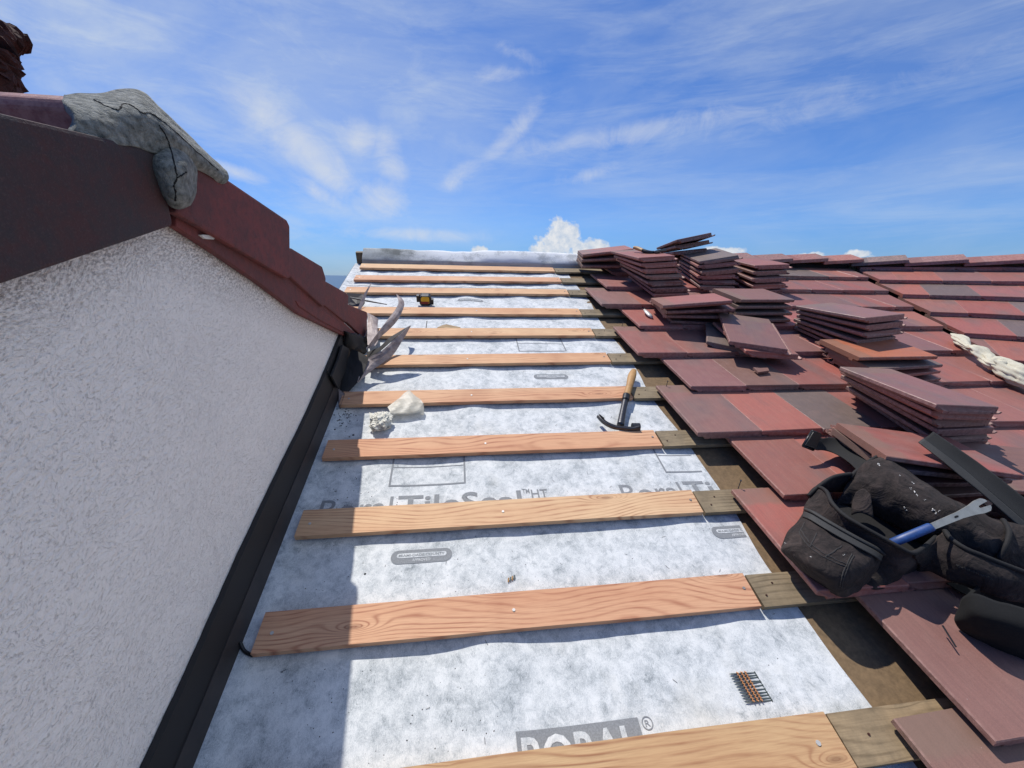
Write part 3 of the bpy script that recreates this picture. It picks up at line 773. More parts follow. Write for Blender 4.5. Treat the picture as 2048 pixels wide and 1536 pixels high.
stack(3, (1.27, 3.44, .115, 84, -3, 4), (1.273, 3.473, .206, 84, -9.5, 9.9), ['dark', 'brown', 'rose'], 'the flat pile at the ridge end', 'tiles piled on the left end of the ridge')
stack(3, (2.03, 3.56, .185, -3, -20, -8), (2.0, 3.50, .300, -5, -24, -14), ['dark', 'brown', 'brown'], 'the pile tipped against the sky', 'tiles tipped up against the sky')
stack(4, (1.60, 2.43, .088, 84, 0, 0), (1.50, 2.367, .208, 81, -9, 13), ['dark', 'mauve', 'dark', 'rose'], 'the sideways pile below the tall stack', 'tiles of the sideways pile below the tall stack')
stack(4, (2.02, 2.46, .090, 92, 0, 1), (2.03, 2.50, .200, 94, 1, 7), ['grey', 'grey', 'grey', 'mauve'], 'the grey sideways pile', 'tiles of the grey sideways pile')
stack(6, (2.42, 2.055, .085, 9, -3, 0), (2.34, 2.04, .282, 9, -14, -1), ['brown', 'mauve', 'brown', 'mauve', 'mauve', 'mauve'], 'the middle stack with mauve top', 'tiles of the middle stack')
stack(4, (2.36, 1.70, .088, 100, 0, 0), (2.307, 1.765, .180, 84, -4, 9), ['dark', 'red', 'grey', 'orange'], 'the low orange-topped pile', 'tiles of the pile with the orange tile')
stack(6, (2.135, 1.29, .088, 3, 0, 0), (1.95, 1.245, .275, 2, -11, 4), ['brown', 'brown', 'mauve', 'brown', 'rose', 'mauve'], 'the big stack behind the strap', 'tiles of the big stack behind the strap')
stack(4, (1.76, .97, .088, 90, 0, 4), (1.718, .968, .195, 73, -1, 15), ['brown', 'dark', 'dark', 'red'], 'the pile directly behind the tool belt', 'tiles of the pile behind the tool belt')
put_tile(ROOF, 2.20, .93, .10, 78, 0, 3, 'brown', 'brown loose tile lying under the black strap right of the tool belt', 'loose single tiles')
put_tile(ROOF, 2.05, .60, .12, 84, 0, 3, 'brown', 'dusty brown loose tile at the right edge below the black strap', 'loose single tiles')
put_tile(ROOF, 1.70, 2.10, .088, -28, -1, 0, 'grey', 'grey loose tile almost hidden under the two crooked ones', 'loose single tiles')
put_tile(ROOF, 1.752, 1.985, .124, -6, -3, 1, 'red', 'red loose tile under the crooked mauve one in mid slope', 'loose single tiles')
put_tile(ROOF, 1.735, 2.005, .162, -22, 0, -1, 'mauve', 'crooked mauve loose tile with lime bloom lying alone in mid slope', 'loose single tiles')

# nails standing in tiles
def standing_nail(x, y, n, lean=(.005, .01), h=.022):
    p = np.array(Q(x, y, n)); q = p + np.array([lean[0], lean[1], h]); m = MB()
    m.tube([p - [0, 0, .01], q], .0016, 6); m.tube([q, q + [0, 0, .0015]], .004, 8)
    return m
for (x, y, n, what) in ((1478, 974, .052, 'tile beside the tool belt'), (1333, 772, .05, 'grey tile head beside the hammer handle'), (1244, 652, .05, 'rose tile head at mid slope')):
    tag(standing_nail(x, y, n).obj('nail', X['darksteel']), 'bent dark nail standing in the head of the %s' % what, 'nail')
m = MB().tube([Q(1885, 1251, .09), Q(1912, 1294, .085)], .0022, 6); tag(m.obj('nail', X['darksteel']), 'long dark nail lying on the shaded mauve tile below the tool belt', 'nail')
# dark slot (nail hole) in the lowest corner tile
m = MB(); c_ = np.array(Q(1864, 1462, .0545)); k = 12
m.add([tuple(c_ + [.0045 * math.cos(2 * PI * i / k), .011 * math.sin(2 * PI * i / k), 0]) for i in range(k)], [tuple(range(k))])
# broken tile chip
c_ = Q(1520, 744, .083); pts = [Q(1505, 738, .085), Q(1515, 748, .085), Q(1537, 745, .085), Q(1534, 739, .085), Q(1518, 739.5, .085)]
m = MB().prism(pts, (0, 0, .012)); o = m.obj('tile_chip', X['tile'], bevel=.001); o.color = (*COL['brown'], 1)
tag(o, 'small broken wedge of brown tile lying in front of the crooked loose tiles', 'tile fragment')
pts = [Q(1655, 862, .09), Q(1663, 872, .09), Q(1690, 905, .09), Q(1698, 903, .09), Q(1672, 866, .09)]
o = MB().prism(pts, (0, 0, .014)).obj('tile_chip', X['tile'], bevel=.001); o.color = (*COL['rose'], 1)
tag(o, 'narrow broken tile sliver beside the belt buckle', 'tile fragment')

# ---------- gable rake, cement, wall flashing ----------
def rake(pts, u0, thick, label, col, ret=.14):
    """L-shaped verge tile: upright leg traced in the plane u0, top leg reaching back over the gable roof"""
    t_ = thing('rake_tile', label, 'rake tile', pts[0], 'verge tiles along the gable')
    f = MB().prism(pts, (-thick, 0, 0)).obj('upright_leg', X['vergedark' if col == 'vergegrey' else 'verge'], t_, bevel=.006); f.color = (*COL[col], 1)
    return t_, f
def top_leg(t_, a, b, u0, thick, col, w=.2):
    a = np.array(a); b = np.array(b); dn = np.array([0, 0, -thick]); e = np.array([-.004, 0, -.003])
    q = [a + e, b + e, b + e + [-w, 0, 0], a + e + [-w, 0, 0]]
    f = MB().prism([tuple(p) for p in q], tuple(dn)).obj('top_leg', X['verge'], t_, bevel=.005); f.color = (*COL[col], 1)
COL['verge'] = (.19, .042, .036); COL['vergegrey'] = (.070, .027, .026)
NAME['verge'] = 'maroon'
G = -.545
P = lambda x, y, g=G: WQ(x, y, g)
tl = P(0, 225); tr_ = P(312, 300); br_ = P(345, 440); bb = P(346, 452); bl_ = P(0, 571)
def ext(a, b, k): return tuple(np.array(a) + (np.array(a) - np.array(b)) * k)
t_, f = rake([ext(bl_, bb, .7), bb, br_, tr_, ext(tl, tr_, .8)], G + .012, .022, 'large dark grey and maroon verge tile at the left edge, sloping down out of view', 'vergegrey')
top_leg(t_, tr_, ext(tl, tr_, .8), G, .02, 'vergegrey', .07)
t_, f = rake([P(352, 425), P(575, 557), P(581, 556), P(580, 452), P(574, 440), P(445, 352), P(372, 308), P(352, 330)], G, .02, 'topmost maroon verge tile right of the cement mound', 'verge')
top_leg(t_, P(372, 308), P(574, 440), G, .02, 'verge')
G2 = -.549
t_, f = rake([P(572, 545, G2), P(646, 613, G2), P(652, 610, G2), P(652, 556, G2), P(645, 533, G2), P(583, 496, G2), P(574, 500, G2)], G2, .02, 'middle maroon verge tile stepping down the gable', 'verge')
top_leg(t_, P(583, 496, G2), P(645, 533, G2), G2, .02, 'verge')
G3 = -.553
t_, f = rake([P(640, 603, G3), P(692, 645, G3), P(697, 643, G3), P(697, 590, G3), P(692, 585, G3), P(653, 563, G3), P(645, 562, G3)], G3, .02, 'third maroon verge tile down, small against the sea', 'verge')
top_leg(t_, P(653, 563, G3), P(692, 585, G3), G3, .02, 'verge')
G4 = -.557
t_, f = rake([P(690, 640, G4), P(731, 679, G4), P(735, 676, G4), P(734, 624, G4), P(695, 608, G4), P(690, 612, G4)], G4, .02, 'lowest maroon verge tile touching the torn flashing', 'verge')
top_leg(t_, P(695, 608, G4), P(734, 624, G4), G4, .02, 'verge')
# lower verge course: thin band under the upright legs
def band(pts, label):
    o = MB().prism(pts, (-.018, 0, 0)).obj('verge_batten', X['verge'], bevel=.003); o.color = (*COL['verge'], 1); return tag(o, label, 'verge strip')
G5 = -.562
band([P(352, 452, G5), P(432, 505, G5), P(520, 566, G5), P(600, 628, G5), P(690, 672, G5), P(722, 676, G5), P(640, 600, G5), P(560, 535, G5), P(352, 420, G5)][::-1], 'thin maroon strip tucked between stucco wall and verge tiles')
band([P(592, 601, G5 + .004), P(598, 612, G5 + .004), P(640, 640, G5 + .004), P(690, 667, G5 + .004), P(700, 660, G5 + .004), P(640, 617, G5 + .004)], 'second maroon strip end poking out beneath the middle verge tile')
# cracked mortar under the verge
o = MB().prism([P(402, 470, G5 + .006), P(412, 478, G5 + .006), P(428, 479, G5 + .006), P(431, 476, G5 + .006), P(420, 470, G5 + .006), P(408, 469, G5 + .006)], (-.015, 0, 0)).obj('mortar_chip', X['lint'], bevel=.001)
tag(o, 'pale flake of mortar stuck beneath the topmost verge tile', 'mortar')
# ridge cap of the gable and its cement
from mathutils.bvhtree import BVHTree
def surf(obs):
    vs, fs = [], []
    for o in obs:
        mw = o.matrix_world if o.parent is None else (o.parent.matrix_world @ Matrix.Translation(o.location))
        k = len(vs); vs += [mw @ v.co for v in o.data.vertices]; fs += [[i + k for i in p.vertices] for p in o.data.polygons]
    t = BVHTree.FromPolygons(vs, fs); inv = ROOF.inverted()
    def f(x, y, off=.001):
        d = Vector(ray(x, y)).normalized(); h = t.ray_cast(Vector(EYE), d)
        if h[0] is None: return None
        return tuple(inv @ (h[0] - d * off))
    return f
def trace(S, path, k=6, off=.001):
    out = []
    sp = spline([(x, y, 0) for x, y in path], k)
    for p in sp:
        h = S(p[0] + random.uniform(-.7, .7), p[1] + random.uniform(-.7, .7), off)
        if h is not None: out.append(h)
    return out
def gable_ridge():
    a = WQ(270, 200, -.56); t0 = WQ(140, 203, -.62)
    m = MB(); vs = []
    # extruded cap running away to the left
    ridge0 = np.array(WQ(262, 199, -.60)); 
    sec = [(-.050, -.26), (-.052, -.018), (-.042, -.006), (-.02, -.001), (.02, -.002), (.15, -.05), (.16, -.09), (.0, -.26)]
    pr = [tuple(ridge0 + np.array([0, a_ * .944, b_ + a_ * -.0])) for a_, b_ in sec]
    m.prism(pr, (-2.6, 0, 0)); o = m.obj('ridge_tile', X['tile'], bevel=.006); o.color = (.30, .10, .085, 1)
    tag(o, 'red half-round ridge cap behind the cement mound, running left along the gable top', 'ridge tile')
    # cement mound
    rows = []
    def r_(pts): return [WQ(x, y, u) for x, y, u in pts]
    rows.append(r_([(138, 204, -.66), (205, 200, -.64), (268, 194, -.62), (306, 219, -.60), (360, 268, -.585), (404, 307, -.575), (444, 347, -.566)]))
    rows.append(r_([(132, 218, -.60), (212, 224, -.575), (282, 222, -.56), (322, 248, -.552), (366, 286, -.546), (408, 322, -.546), (446, 354, -.549)]))
    rows.append(r_([(146, 240, -.574), (225, 248, -.558), (290, 258, -.548), (330, 272, -.538), (370, 303, -.537), (408, 332, -.541), (442, 357, -.548)]))
    rows.append(r_([(124, 262, -.575), (216, 284, -.558), (292, 302, -.552), (334, 306, -.545), (372, 317, -.545), (404, 339, -.548), (436, 358, -.553)]))
    m = patch(rows, .012, 8, .006, 3)
    o = m.obj('cement_mound', X['cement'], smooth=True); tag(o, 'cracked grey cement mound capping the gable peak and dripping over the tile joint', 'cement')
    rows = [r_([(312, 284, -.562), (335, 272, -.556), (362, 280, -.556), (378, 303, -.562)]), r_([(314, 330, -.546), (336, 332, -.526), (364, 332, -.526), (380, 338, -.546)]),
            r_([(322, 362, -.547), (344, 366, -.524), (364, 366, -.525), (379, 362, -.547)]), r_([(334, 386, -.546), (350, 392, -.526), (365, 392, -.527), (376, 386, -.546)]), r_([(346, 404, -.546), (354, 410, -.537), (362, 410, -.537), (368, 404, -.546)])]
    tg = patch(rows, .012, 7, .0045, 8).obj('tongue', X['cement'], o, smooth=True)
    S = surf([o, tg]); cr = MB()
    for path in ([(188, 200), (212, 212), (236, 220), (246, 208), (264, 212), (284, 226), (300, 226), (330, 246), (360, 272), (392, 302), (420, 326), (436, 340)],
                 [(318, 250), (334, 276), (342, 300), (350, 332), (354, 356), (348, 372), (352, 388), (350, 402)], [(354, 356), (364, 350), (372, 344)]):
        pts = trace(S, path, 6, .0004)
        if len(pts) > 3: cr.tube(pts, [random.uniform(.0006, .0020) for _ in pts], 5)
    cr.obj('crack', X['crack'], o)
gable_ridge()
# rusted vent
def rusty():
    u = -1.0
    b0 = WQ(-16, 215, u)
    pts = [tuple(np.array(b0) + np.array(SZ(u, 0, -.55)) - np.array(SZ(u, 0, 0))), b0, WQ(-14, 170, u), WQ(-12, 130, u), WQ(-14, 105, u)]
    vth = thing('rusted_vent', 'rusted flaking vent pipe with a hooked top at the upper left edge', 'vent', pts[0])
    s = spline(pts, 6); MB().tube(s, [.043 + random.uniform(-.006, .006) for i in range(len(s))], 16, jit=.18).obj('pipe', X['rust'], vth)
    pts = [WQ(-18, 92, u), WQ(-4, 78, u), WQ(14, 74, u), WQ(32, 82, u), WQ(44, 88, u)]
    s = spline(pts, 5); MB().tube(s, [.036 - .0008 * i + random.uniform(-.004, .004) for i in range(len(s))], 14, jit=.16).obj('hooked_cap', X['rust'], vth)
    fl = MB()
    for (x, y) in ((14, 160), (17, 172), (10, 150), (20, 183), (9, 125), (8, 138), (22, 190), (16, 180)):
        fl.prism([WQ(x - 14, y - 4, u), WQ(x, y - 1, u), WQ(x + 3, y + 3, u), WQ(x - 12, y + 3, u)], (-.01, 0, 0))
    fl.obj('rust_flake', X['rust'], vth)
rusty()
# wall flashing
def flashing():
    n = 26; top = [(301, 1522), (384, 1340), (440, 1211), (495, 1086), (560, 946), (612, 838), (654, 741), (684, 666)]
    tp = [WQ(x, y, -.570) for x, y in top]; e0 = np.array(tp[0]) - (np.array(tp[1]) - np.array(tp[0])) * 1.6; tp = [tuple(e0)] + tp
    sp = spline(tp, 6)
    m = MB(); fold = MB()
    vs = []; v2 = []
    for p in sp[:]:
        v = p[1]; nt = p[2] + .0025 * noise.noise(Vector((v * 30, 0, 0)))
        nf = nt * .40
        vs += [(-.584, v, nt), (-.570, v, nt - .001), (-.5685, v, nf), (-.584, v, nf)]
        v2 += [(-.584, v, nf - .0005), (-.5655, v, nf - .0005), (-.558, v, -.002), (-.584, v, -.006)]
    k = len(sp)
    q = [(i * 4 + a, (i + 1) * 4 + a, (i + 1) * 4 + (a + 1) % 4, i * 4 + (a + 1) % 4) for i in range(k - 1) for a in range(4)] + [(0, 1, 2, 3), ((k - 1) * 4 + 3, (k - 1) * 4 + 2, (k - 1) * 4 + 1, (k - 1) * 4)]
    m.add(vs, q); fold.add(v2, q)
    t_ = thing('wall_flashing', 'long black metal flashing along the foot of the stucco wall', 'flashing', tuple(sp[0]))
    m.obj('upright_leg', X['black'], t_); fold.obj('brown_fold', X['rustmetal'], t_)
    jn = MB().tube([WQ(653, 740, -.566), WQ(662, 756, -.562), WQ(677, 777, -.553)], .0028, 6); jn.obj('joint', X['crack'], t_)
flashing()
def torn():
    # second upright piece at the foot of the verge
    o = patch([[Q(704, 699, .105), Q(722, 706, .10), Q(737, 715, .088)], [Q(694, 724, .075), Q(713, 731, .068), Q(731, 738, .058)], [Q(683, 757, .04), Q(700, 763, .034), Q(716, 764, .03)], [Q(676, 783, .012), Q(685, 788, .008), Q(694, 787, .004)]], .003, 3, .003, 2).obj('old_flashing', X['black'])
    tag(o, 'short black flashing end below the lowest verge tile', 'flashing')
    mb = MB(); vs = []
    rnd = random.Random(3)
    m = patch([[WQ(686, 664, -.56), WQ(706, 668, -.55), WQ(732, 678, -.545), WQ(745, 672, -.54)], [WQ(690, 690, -.565), WQ(706, 695, -.545), WQ(728, 698, -.535), WQ(742, 688, -.53)], [WQ(698, 704, -.56), WQ(712, 708, -.54), WQ(730, 705, -.53), WQ(742, 696, -.525)]], .02, 5, .02, 4)
    o = m.obj('mastic_lump', X['mastic'], smooth=True); tag(o, 'lumpy black roofing mastic smeared under the lowest verge tile', 'mastic')
    # torn metal tongues, bent up off the roof
    def tongue(rows, label):
        o = patch(rows, .0016, 2, .0022, 11).obj('torn_flashing', X['oldmetal']); return tag(o, label, 'flashing', 'torn grey flashing ends at the gable foot')
    tongue([[Q(733, 698, .10), Q(748, 674, .135), Q(765, 653, .155), Q(782, 631, .18), Q(795, 612, .20), Q(797, 602, .21), Q(792, 588, .225)], [Q(737, 697, .095), Q(755, 672, .125), Q(772, 655, .145), Q(790, 636, .17), Q(801, 616, .19), Q(803, 603, .205), Q(794, 589, .225)],
            [Q(741, 698, .09), Q(762, 673, .11), Q(780, 657, .13), Q(797, 637, .155), Q(806, 618, .18), Q(808, 602, .20), Q(797, 591, .222)]], 'upper torn strip of grey sheet metal curling up, tip pointing at the sky')
    tongue([[Q(714, 764, .035), Q(724, 738, .055), Q(735, 717, .08), Q(762, 703, .11), Q(785, 683, .14), Q(802, 667, .165), Q(821, 650, .185)], [Q(715, 764, .030), Q(732, 742, .05), Q(748, 724, .07), Q(772, 708, .10), Q(791, 688, .13), Q(807, 669, .155), Q(821, 651, .183)],
            [Q(716, 764, .028), Q(740, 744, .04), Q(760, 730, .055), Q(784, 712, .08), Q(797, 693, .115), Q(811, 671, .145), Q(821, 652, .18)]], 'lower torn strip of pinkish grey sheet metal, broad and pointed')
    o = tongue([[Q(735, 704, .06), Q(760, 694, .10), Q(776, 678, .13), Q(798, 664, .155), Q(818, 652, .178)], [Q(733, 718, .06), Q(760, 703, .105), Q(782, 684, .138), Q(801, 668, .16), Q(819, 653, .175)]], 'narrow dark folded lip behind the broad torn strip'); o.data.materials[0] = X['black']
    tongue([[Q(715, 618, .03), Q(722, 600, .06), Q(731, 583, .09), Q(742, 566, .11)], [Q(722, 619, .02), Q(728, 604, .045), Q(734, 586, .08), Q(743, 567, .108)]], 'small torn metal corner standing up behind the lowest verge tile')
    tongue([[Q(735, 625, .06), Q(735, 650, .05), Q(734, 672, .05), Q(735, 690, .05)], [Q(748, 632, .07), Q(744, 655, .05), Q(742, 675, .045), Q(744, 690, .05)], [Q(757, 638, .05), Q(755, 660, .04), Q(757, 678, .04), Q(750, 692, .04)]], 'crumpled whitish flashing piece right against the lowest verge tile')
    o = MB().prism([WQ(686, 690, -.55), WQ(677, 720, -.55), WQ(664, 752, -.55), WQ(676, 776, -.55), WQ(690, 745, -.55), WQ(703, 700, -.55)], (-.01, 0, 0)).obj('flashing_collar', X['black'], bevel=.001)
    tag(o, 'dark grey metal collar folded over the upper end of the wall flashing', 'flashing')
    o = MB().tube([Q(700, 595, .05), Q(735, 602, .04), Q(774, 609, .028)], [.006, .006, .003], 8).obj('rod', X['darksteel']); tag(o, 'thin dark metal rod poking right from behind the verge tiles', 'rod')
    o = MB().prism([Q(694, 588, .05), Q(726, 590, .05), Q(730, 606, .02), Q(722, 618, .0), Q(697, 610, .0)], (0, 0, .008)).obj('brown_scrap', X['rustmetal'])
    tag(o, 'rusty brown scrap plate behind the lowest verge tile', 'scrap')
    # grey lap piece of underlay against the wall, and black cable
    o = MB().prism([Q(677, 778, .03), Q(689, 788, .0205), Q(681, 812, .0205), Q(679, 816, .001), Q(672, 780, .005)], (.002, 0, .002)).obj('flashing_tab', X['oldmetal']); tag(o, 'pale grey metal tab beside the end of the fourth batten', 'flashing')
    s = spline([Q(480, 1284, .012), Q(486, 1298, .004), Q(494, 1306, .002), Q(506, 1311, .006)], 6)
    o = MB().tube(s, .0045, 8).obj('cable', X['blackplastic'], smooth=True); tag(o, 'short black cable end curling out by the nearest full batten', 'cable')
torn()

# ---------- small things on the underlay ----------
def hammer(P, name, label, kind):
    t_ = thing(name, label, 'hammer', P['c'])
    for nm, pts, rad, m, flat in P['tubes']:
        MB().tube(spline(pts, 6), [float(crom([(r,) for r in rad], (len(rad) - 1) * i / ((len(pts) - 1) * 6))[0]) for i in range((len(pts) - 1) * 6 + 1)], 14, flat).obj(nm, X[m], t_, smooth=True)
    return t_
q = Q
h1 = dict(c=q(1245, 858, 0), tubes=[
    ('wooden_grip', [q(1268, 741, .034), q(1264, 752, .036), q(1258, 775, .038), q(1252, 795, .036)], [.014, .0215, .0165, .0175], 'handle', .8),
    ('collar', [q(1253, 790, .037), q(1251, 800, .035)], [.018, .0175], 'blackplastic', .85),
    ('shank', [q(1251, 799, .033), q(1246, 822, .026), q(1241, 850, .018)], [.0145, .0145, .0165], 'darksteel', .8)])
ham = hammer(h1, 'hammer', 'claw hammer with worn wooden grip lying across the fourth batten', 0)
rows = [[q(1201, 829, .034), q(1212, 841, .030), q(1228, 849, .028), q(1245, 852, .028), q(1262, 853, .030), q(1277, 850, .034)],
        [q(1199, 833, .020), q(1210, 846, .016), q(1227, 854, .014), q(1245, 858, .014), q(1262, 859, .014), q(1278, 859, .014)]]
hd = patch(rows, .017, 5).obj('claw_head', X['darksteel'], ham, smooth=True)
MB().tube([q(1264, 853, .021), q(1279, 853.5, .021)], [.016, .017], 14).obj('striking_face', X['darksteel'], ham)
MB().prism([q(1197, 828, .036), q(1206, 838, .035), q(1209, 837, .035)], (0, 0, .003)).obj('claw_slot', X['crack'], ham)
z1 = .325
h2 = dict(c=q(1297, 503, z1), tubes=[
    ('wooden_grip', [q(1267, 495, z1 + .012), q(1276, 497, z1 + .012), q(1286, 501, z1 + .012)], [.014, .018, .015], 'handle', .8),
    ('grip_sleeve', [q(1285, 501, z1 + .010), q(1300, 505, z1 + .008), q(1318, 504, z1 + .008)], [.016, .015, .012], 'blackplastic', .9),
    ('hammer_head', [q(1309, 505, z1 + .014), q(1321, 502, z1 + .02), q(1330, 501, z1 + .02)], [.013, .012, .016], 'darksteel', 1.)])
hammer(h2, 'hammer', 'second hammer with yellow wood grip and black sleeve on top of the tall tile stack', 0)

# tape measure
def tape():
    c_ = np.array(q(848, 611, 0)); t_ = thing('tape_measure', 'yellow and black tape measure standing just above the seventh batten', 'tape measure', c_)
    a = MB(); k = 18; r = .040; prof = []
    for i in range(k):
        th = 2 * PI * i / k; x = r * math.cos(th); z = r * math.sin(th) + r
        x = max(-r, min(r, x * 1.18)); z = max(.004, min(2 * r - .004, (z - r) * 1.15 + r)); prof.append((x, z))
    base = [(c_[0] + .01 + x, c_[1] + .0, c_[2] + z - .006) for x, z in prof]
    a.prism(base, (0, .055, 0)); a.obj('case', X['blackplastic'], t_, bevel=.003)
    pl = [(c_[0] + .01 + x * .72, c_[1] - .003, c_[2] + .038 + (z - r) * .72) for x, z in prof]
    MB().prism(pl, (0, .004, 0)).obj('yellow_face', X['yellow'], t_)
    MB().prism([(c_[0] - .02 + i_, c_[1] - .0045, c_[2] + j_) for i_, j_ in ((0, .012), (.05, .012), (.058, .03), (-.005, .03))], (0, .002, 0)).obj('label_patch', X['redpaint'], t_)
    MB().box((c_[0] + .045, c_[1] + .008, c_[2] + .002), (c_[0] + .066, c_[1] + .04, c_[2] + .040)).obj('nose_bumper', X['blackplastic'], t_, bevel=.003)
    MB().box((c_[0] - .05, c_[1] + .010, c_[2] + .02), (c_[0] - .030, c_[1] + .045, c_[2] + .068)).obj('grip', X['blackplastic'], t_, bevel=.003)
X['redpaint'] = m_simple('red_label', (.28, .03, .02), .5)
tape()
o = MB().prism([q(874, 657, .008), q(884, 652, .014), q(893, 650, .018), q(921, 656, .012), q(918, 659, .008)], (0, 0, .006)).obj('wood_wedge', X['oldwood'], bevel=.001); o.color = (2.2, 2.0, 1.8, 1)
tag(o, 'thin grey-brown wood wedge lying against the sixth batten', 'wedge')
# silver knife on tile
o = MB().tube([q(1289, 619, .087), q(1293, 624, .090), q(1300, 631, .088), q(1305, 636, .084)], [.008, .016, .017, .006], 12, .55).obj('utility_knife', X['bright'], smooth=True)
tag(o, 'small silver pocket tool lying on the red tile below the sideways pile', 'pocket knife')

# strip of collated nails
def nailstrip():
    A = np.array(q(1461, 1345, .0)); B = np.array(q(1512, 1341, 0)); Cc = np.array(q(1493, 1402, 0)); 
    du = (B - A) / np.linalg.norm(B - A); L = np.linalg.norm(B - A) * 1.0; st = (Cc - A) / 10
    base = MH(A[0], A[1])
    t_ = thing('nail_strip', 'strip of eleven grey nails held by orange plastic collation on the white underlay', 'nail strip', A)
    for i in range(11):
        p = A + st * i; p = np.array([p[0], p[1], MH(p[0], p[1]) + .0038]); 
        dd = du + np.array([0, random.uniform(-.03, .03), 0])
        MB().tube([p, p + dd * .006, p + dd * L * .97, p + dd * L * .971, p + dd * L], [.0004, .0016, .0017, .0036, .0036], 8).obj('nail', X['nail'], t_, smooth=False)
    for f in (.30, .46, .60):
        pts = []
        for i in range(22):
            p = A + st * (i / 2 - .3) + du * L * f + du * (.0012 * math.sin(i * PI)); z = MH(p[0], p[1]) + .0058 + (.001 if i % 2 else -.0012)
            pts.append((p[0] + (.0015 if i % 2 else -.001), p[1], z))
        MB().tube(pts, .0018, 6, 1.2).obj('collation_band', X['orange'], t_)
nailstrip()
m = MB()
t_ = thing('nail_cluster', 'three tiny collated nail tips lying between the first and second battens', 'nail strip', q(1022, 1157, 0))
for i in range(4):
    p = np.array(q(1017 + i * 4, 1162 - i * 2, .0)); p[2] = MH(p[0], p[1]) + .003
    MB().tube([p, p + [.002, .012, .002]], .0022, 6).obj('nail_tip', X['nail'] if i % 2 else X['handle'], t_)
# torn film with crumpled ball
def film():
    c_ = q(762, 842, .0); t_ = thing('film_scrap', 'crumpled translucent release film scrap lying over the fourth batten', 'film scrap', c_)
    rows = [[q(775, 814, .026), q(790, 802, .028), q(804, 791, .030), q(818, 781, .030), q(824, 785, .029)], [q(777, 819, .026), q(796, 811, .030), q(812, 803, .026), q(827, 795, .030), q(838, 796, .026)], [q(780, 825, .024), q(800, 820, .025), q(818, 814, .029), q(834, 808, .025), q(846, 806, .028)], [q(783, 829, .018), q(803, 828, .020), q(820, 825, .018), q(836, 820, .021), q(847, 812, .020)], [q(800, 833, .008), q(815, 831, .008), q(828, 829, .010), q(840, 829, .006), q(848, 830, .004)]]
    patch(rows, .0003, 3, .0042, 5).obj('flat_film', X['film'], t_)
    bm = bmesh.new(); bmesh.ops.create_icosphere(bm, subdivisions=5, radius=1.0)
    c0 = np.array(q(762, 842, .018))
    for v in bm.verts:
        d = v.co.copy(); r1 = 1 + .30 * noise.noise(d * 2.2) + .22 * abs(noise.noise(d * 5)) + .14 * abs(noise.noise(d * 11 + Vector((3, 1, 2))))
        v.co = Vector((c0[0] + d.x * .040 * r1, c0[1] + d.y * .050 * r1, c0[2] + max(-.024, d.z * .026 * r1)))
    mk('crumpled_ball', None, None, X['filmwhite'], t_, bm=bm)
    rows = [[q(738, 826, .02), q(750, 833, .02)], [q(741, 834, .012), q(752, 842, .012)], [q(743, 838, .006), q(755, 846, .006)]]
    rows = [[q(738, 825, .010), q(748, 830, .012), q(756, 834, .014)], [q(740, 836, .006), q(748, 838, .008), q(756, 840, .010)]]
    patch(rows, .0006, 4, .004, 6).obj('film_tail', X['filmwhite'], t_)
    rows = [[q(742, 858, .004), q(752, 861, .010), q(770, 858, .012), q(782, 852, .012)], [q(745, 868, -.004), q(752, 863, .0), q(770, 861, .0), q(783, 855, .0)]]
    patch(rows, .0006, 4, .004, 9).obj('film_tail', X['film'], t_)
X['filmwhite'] = m_simple('white_film', (.66, .64, .55), .45, .25, 60, .9, dark=(.45, .44, .36), bd=.004)
film()
# rag in the valley
def rag():
    pts = [q(1903, 668, .115), q(1922, 680, .115), q(1936, 694, .12), q(1956, 700, .135), q(1974, 716, .125), q(1984, 730, .12), q(2004, 728, .13), q(2028, 746, .125), q(2052, 764, .11), q(2078, 784, .10)]
    rad = [.010, .040, .024, .044, .040, .036, .058, .064, .056, .035]
    sp = spline(pts, 10); n = len(sp); seg = 40; vs = []
    for i, p in enumerate(sp):
        f = i / 10; rr = float(crom([(r_,) for r_ in rad], min(f, 8.999))[0])
        d = sp[min(i + 1, n - 1)] - sp[max(i - 1, 0)]; d /= np.linalg.norm(d); a = np.cross(d, (0, 0, 1)); a /= np.linalg.norm(a); b = np.cross(a, d)
        for k in range(seg):
            th = 2 * PI * k / seg; w = 1 + .14 * math.sin(th * 3 + i * .22) + .09 * math.sin(th * 9 - i * .45) + .06 * math.sin(th * 15 + i * .7) + .28 * noise.noise(Vector((math.cos(th) * 1.6, math.sin(th) * 1.6, i * .11)))
            vs.append(p + a * math.cos(th) * rr * w + b * math.sin(th) * rr * w * .62)
    fs = [(i * seg + k, i * seg + (k + 1) % seg, (i + 1) * seg + (k + 1) % seg, (i + 1) * seg + k) for i in range(n - 1) for k in range(seg)] + [tuple(range(seg))[::-1], tuple((n - 1) * seg + k for k in range(seg))]
    o = MB().add(vs, fs).obj('rag', X['rag'], smooth=True); tag(o, 'twisted off-white cloth lying in the valley at the right edge', 'cloth')
rag()
# chalk lines on tiles
for k_, (a, b) in enumerate((((1806, 660), (1885, 690)), ((1745, 590), (1786, 610)))):
    pass
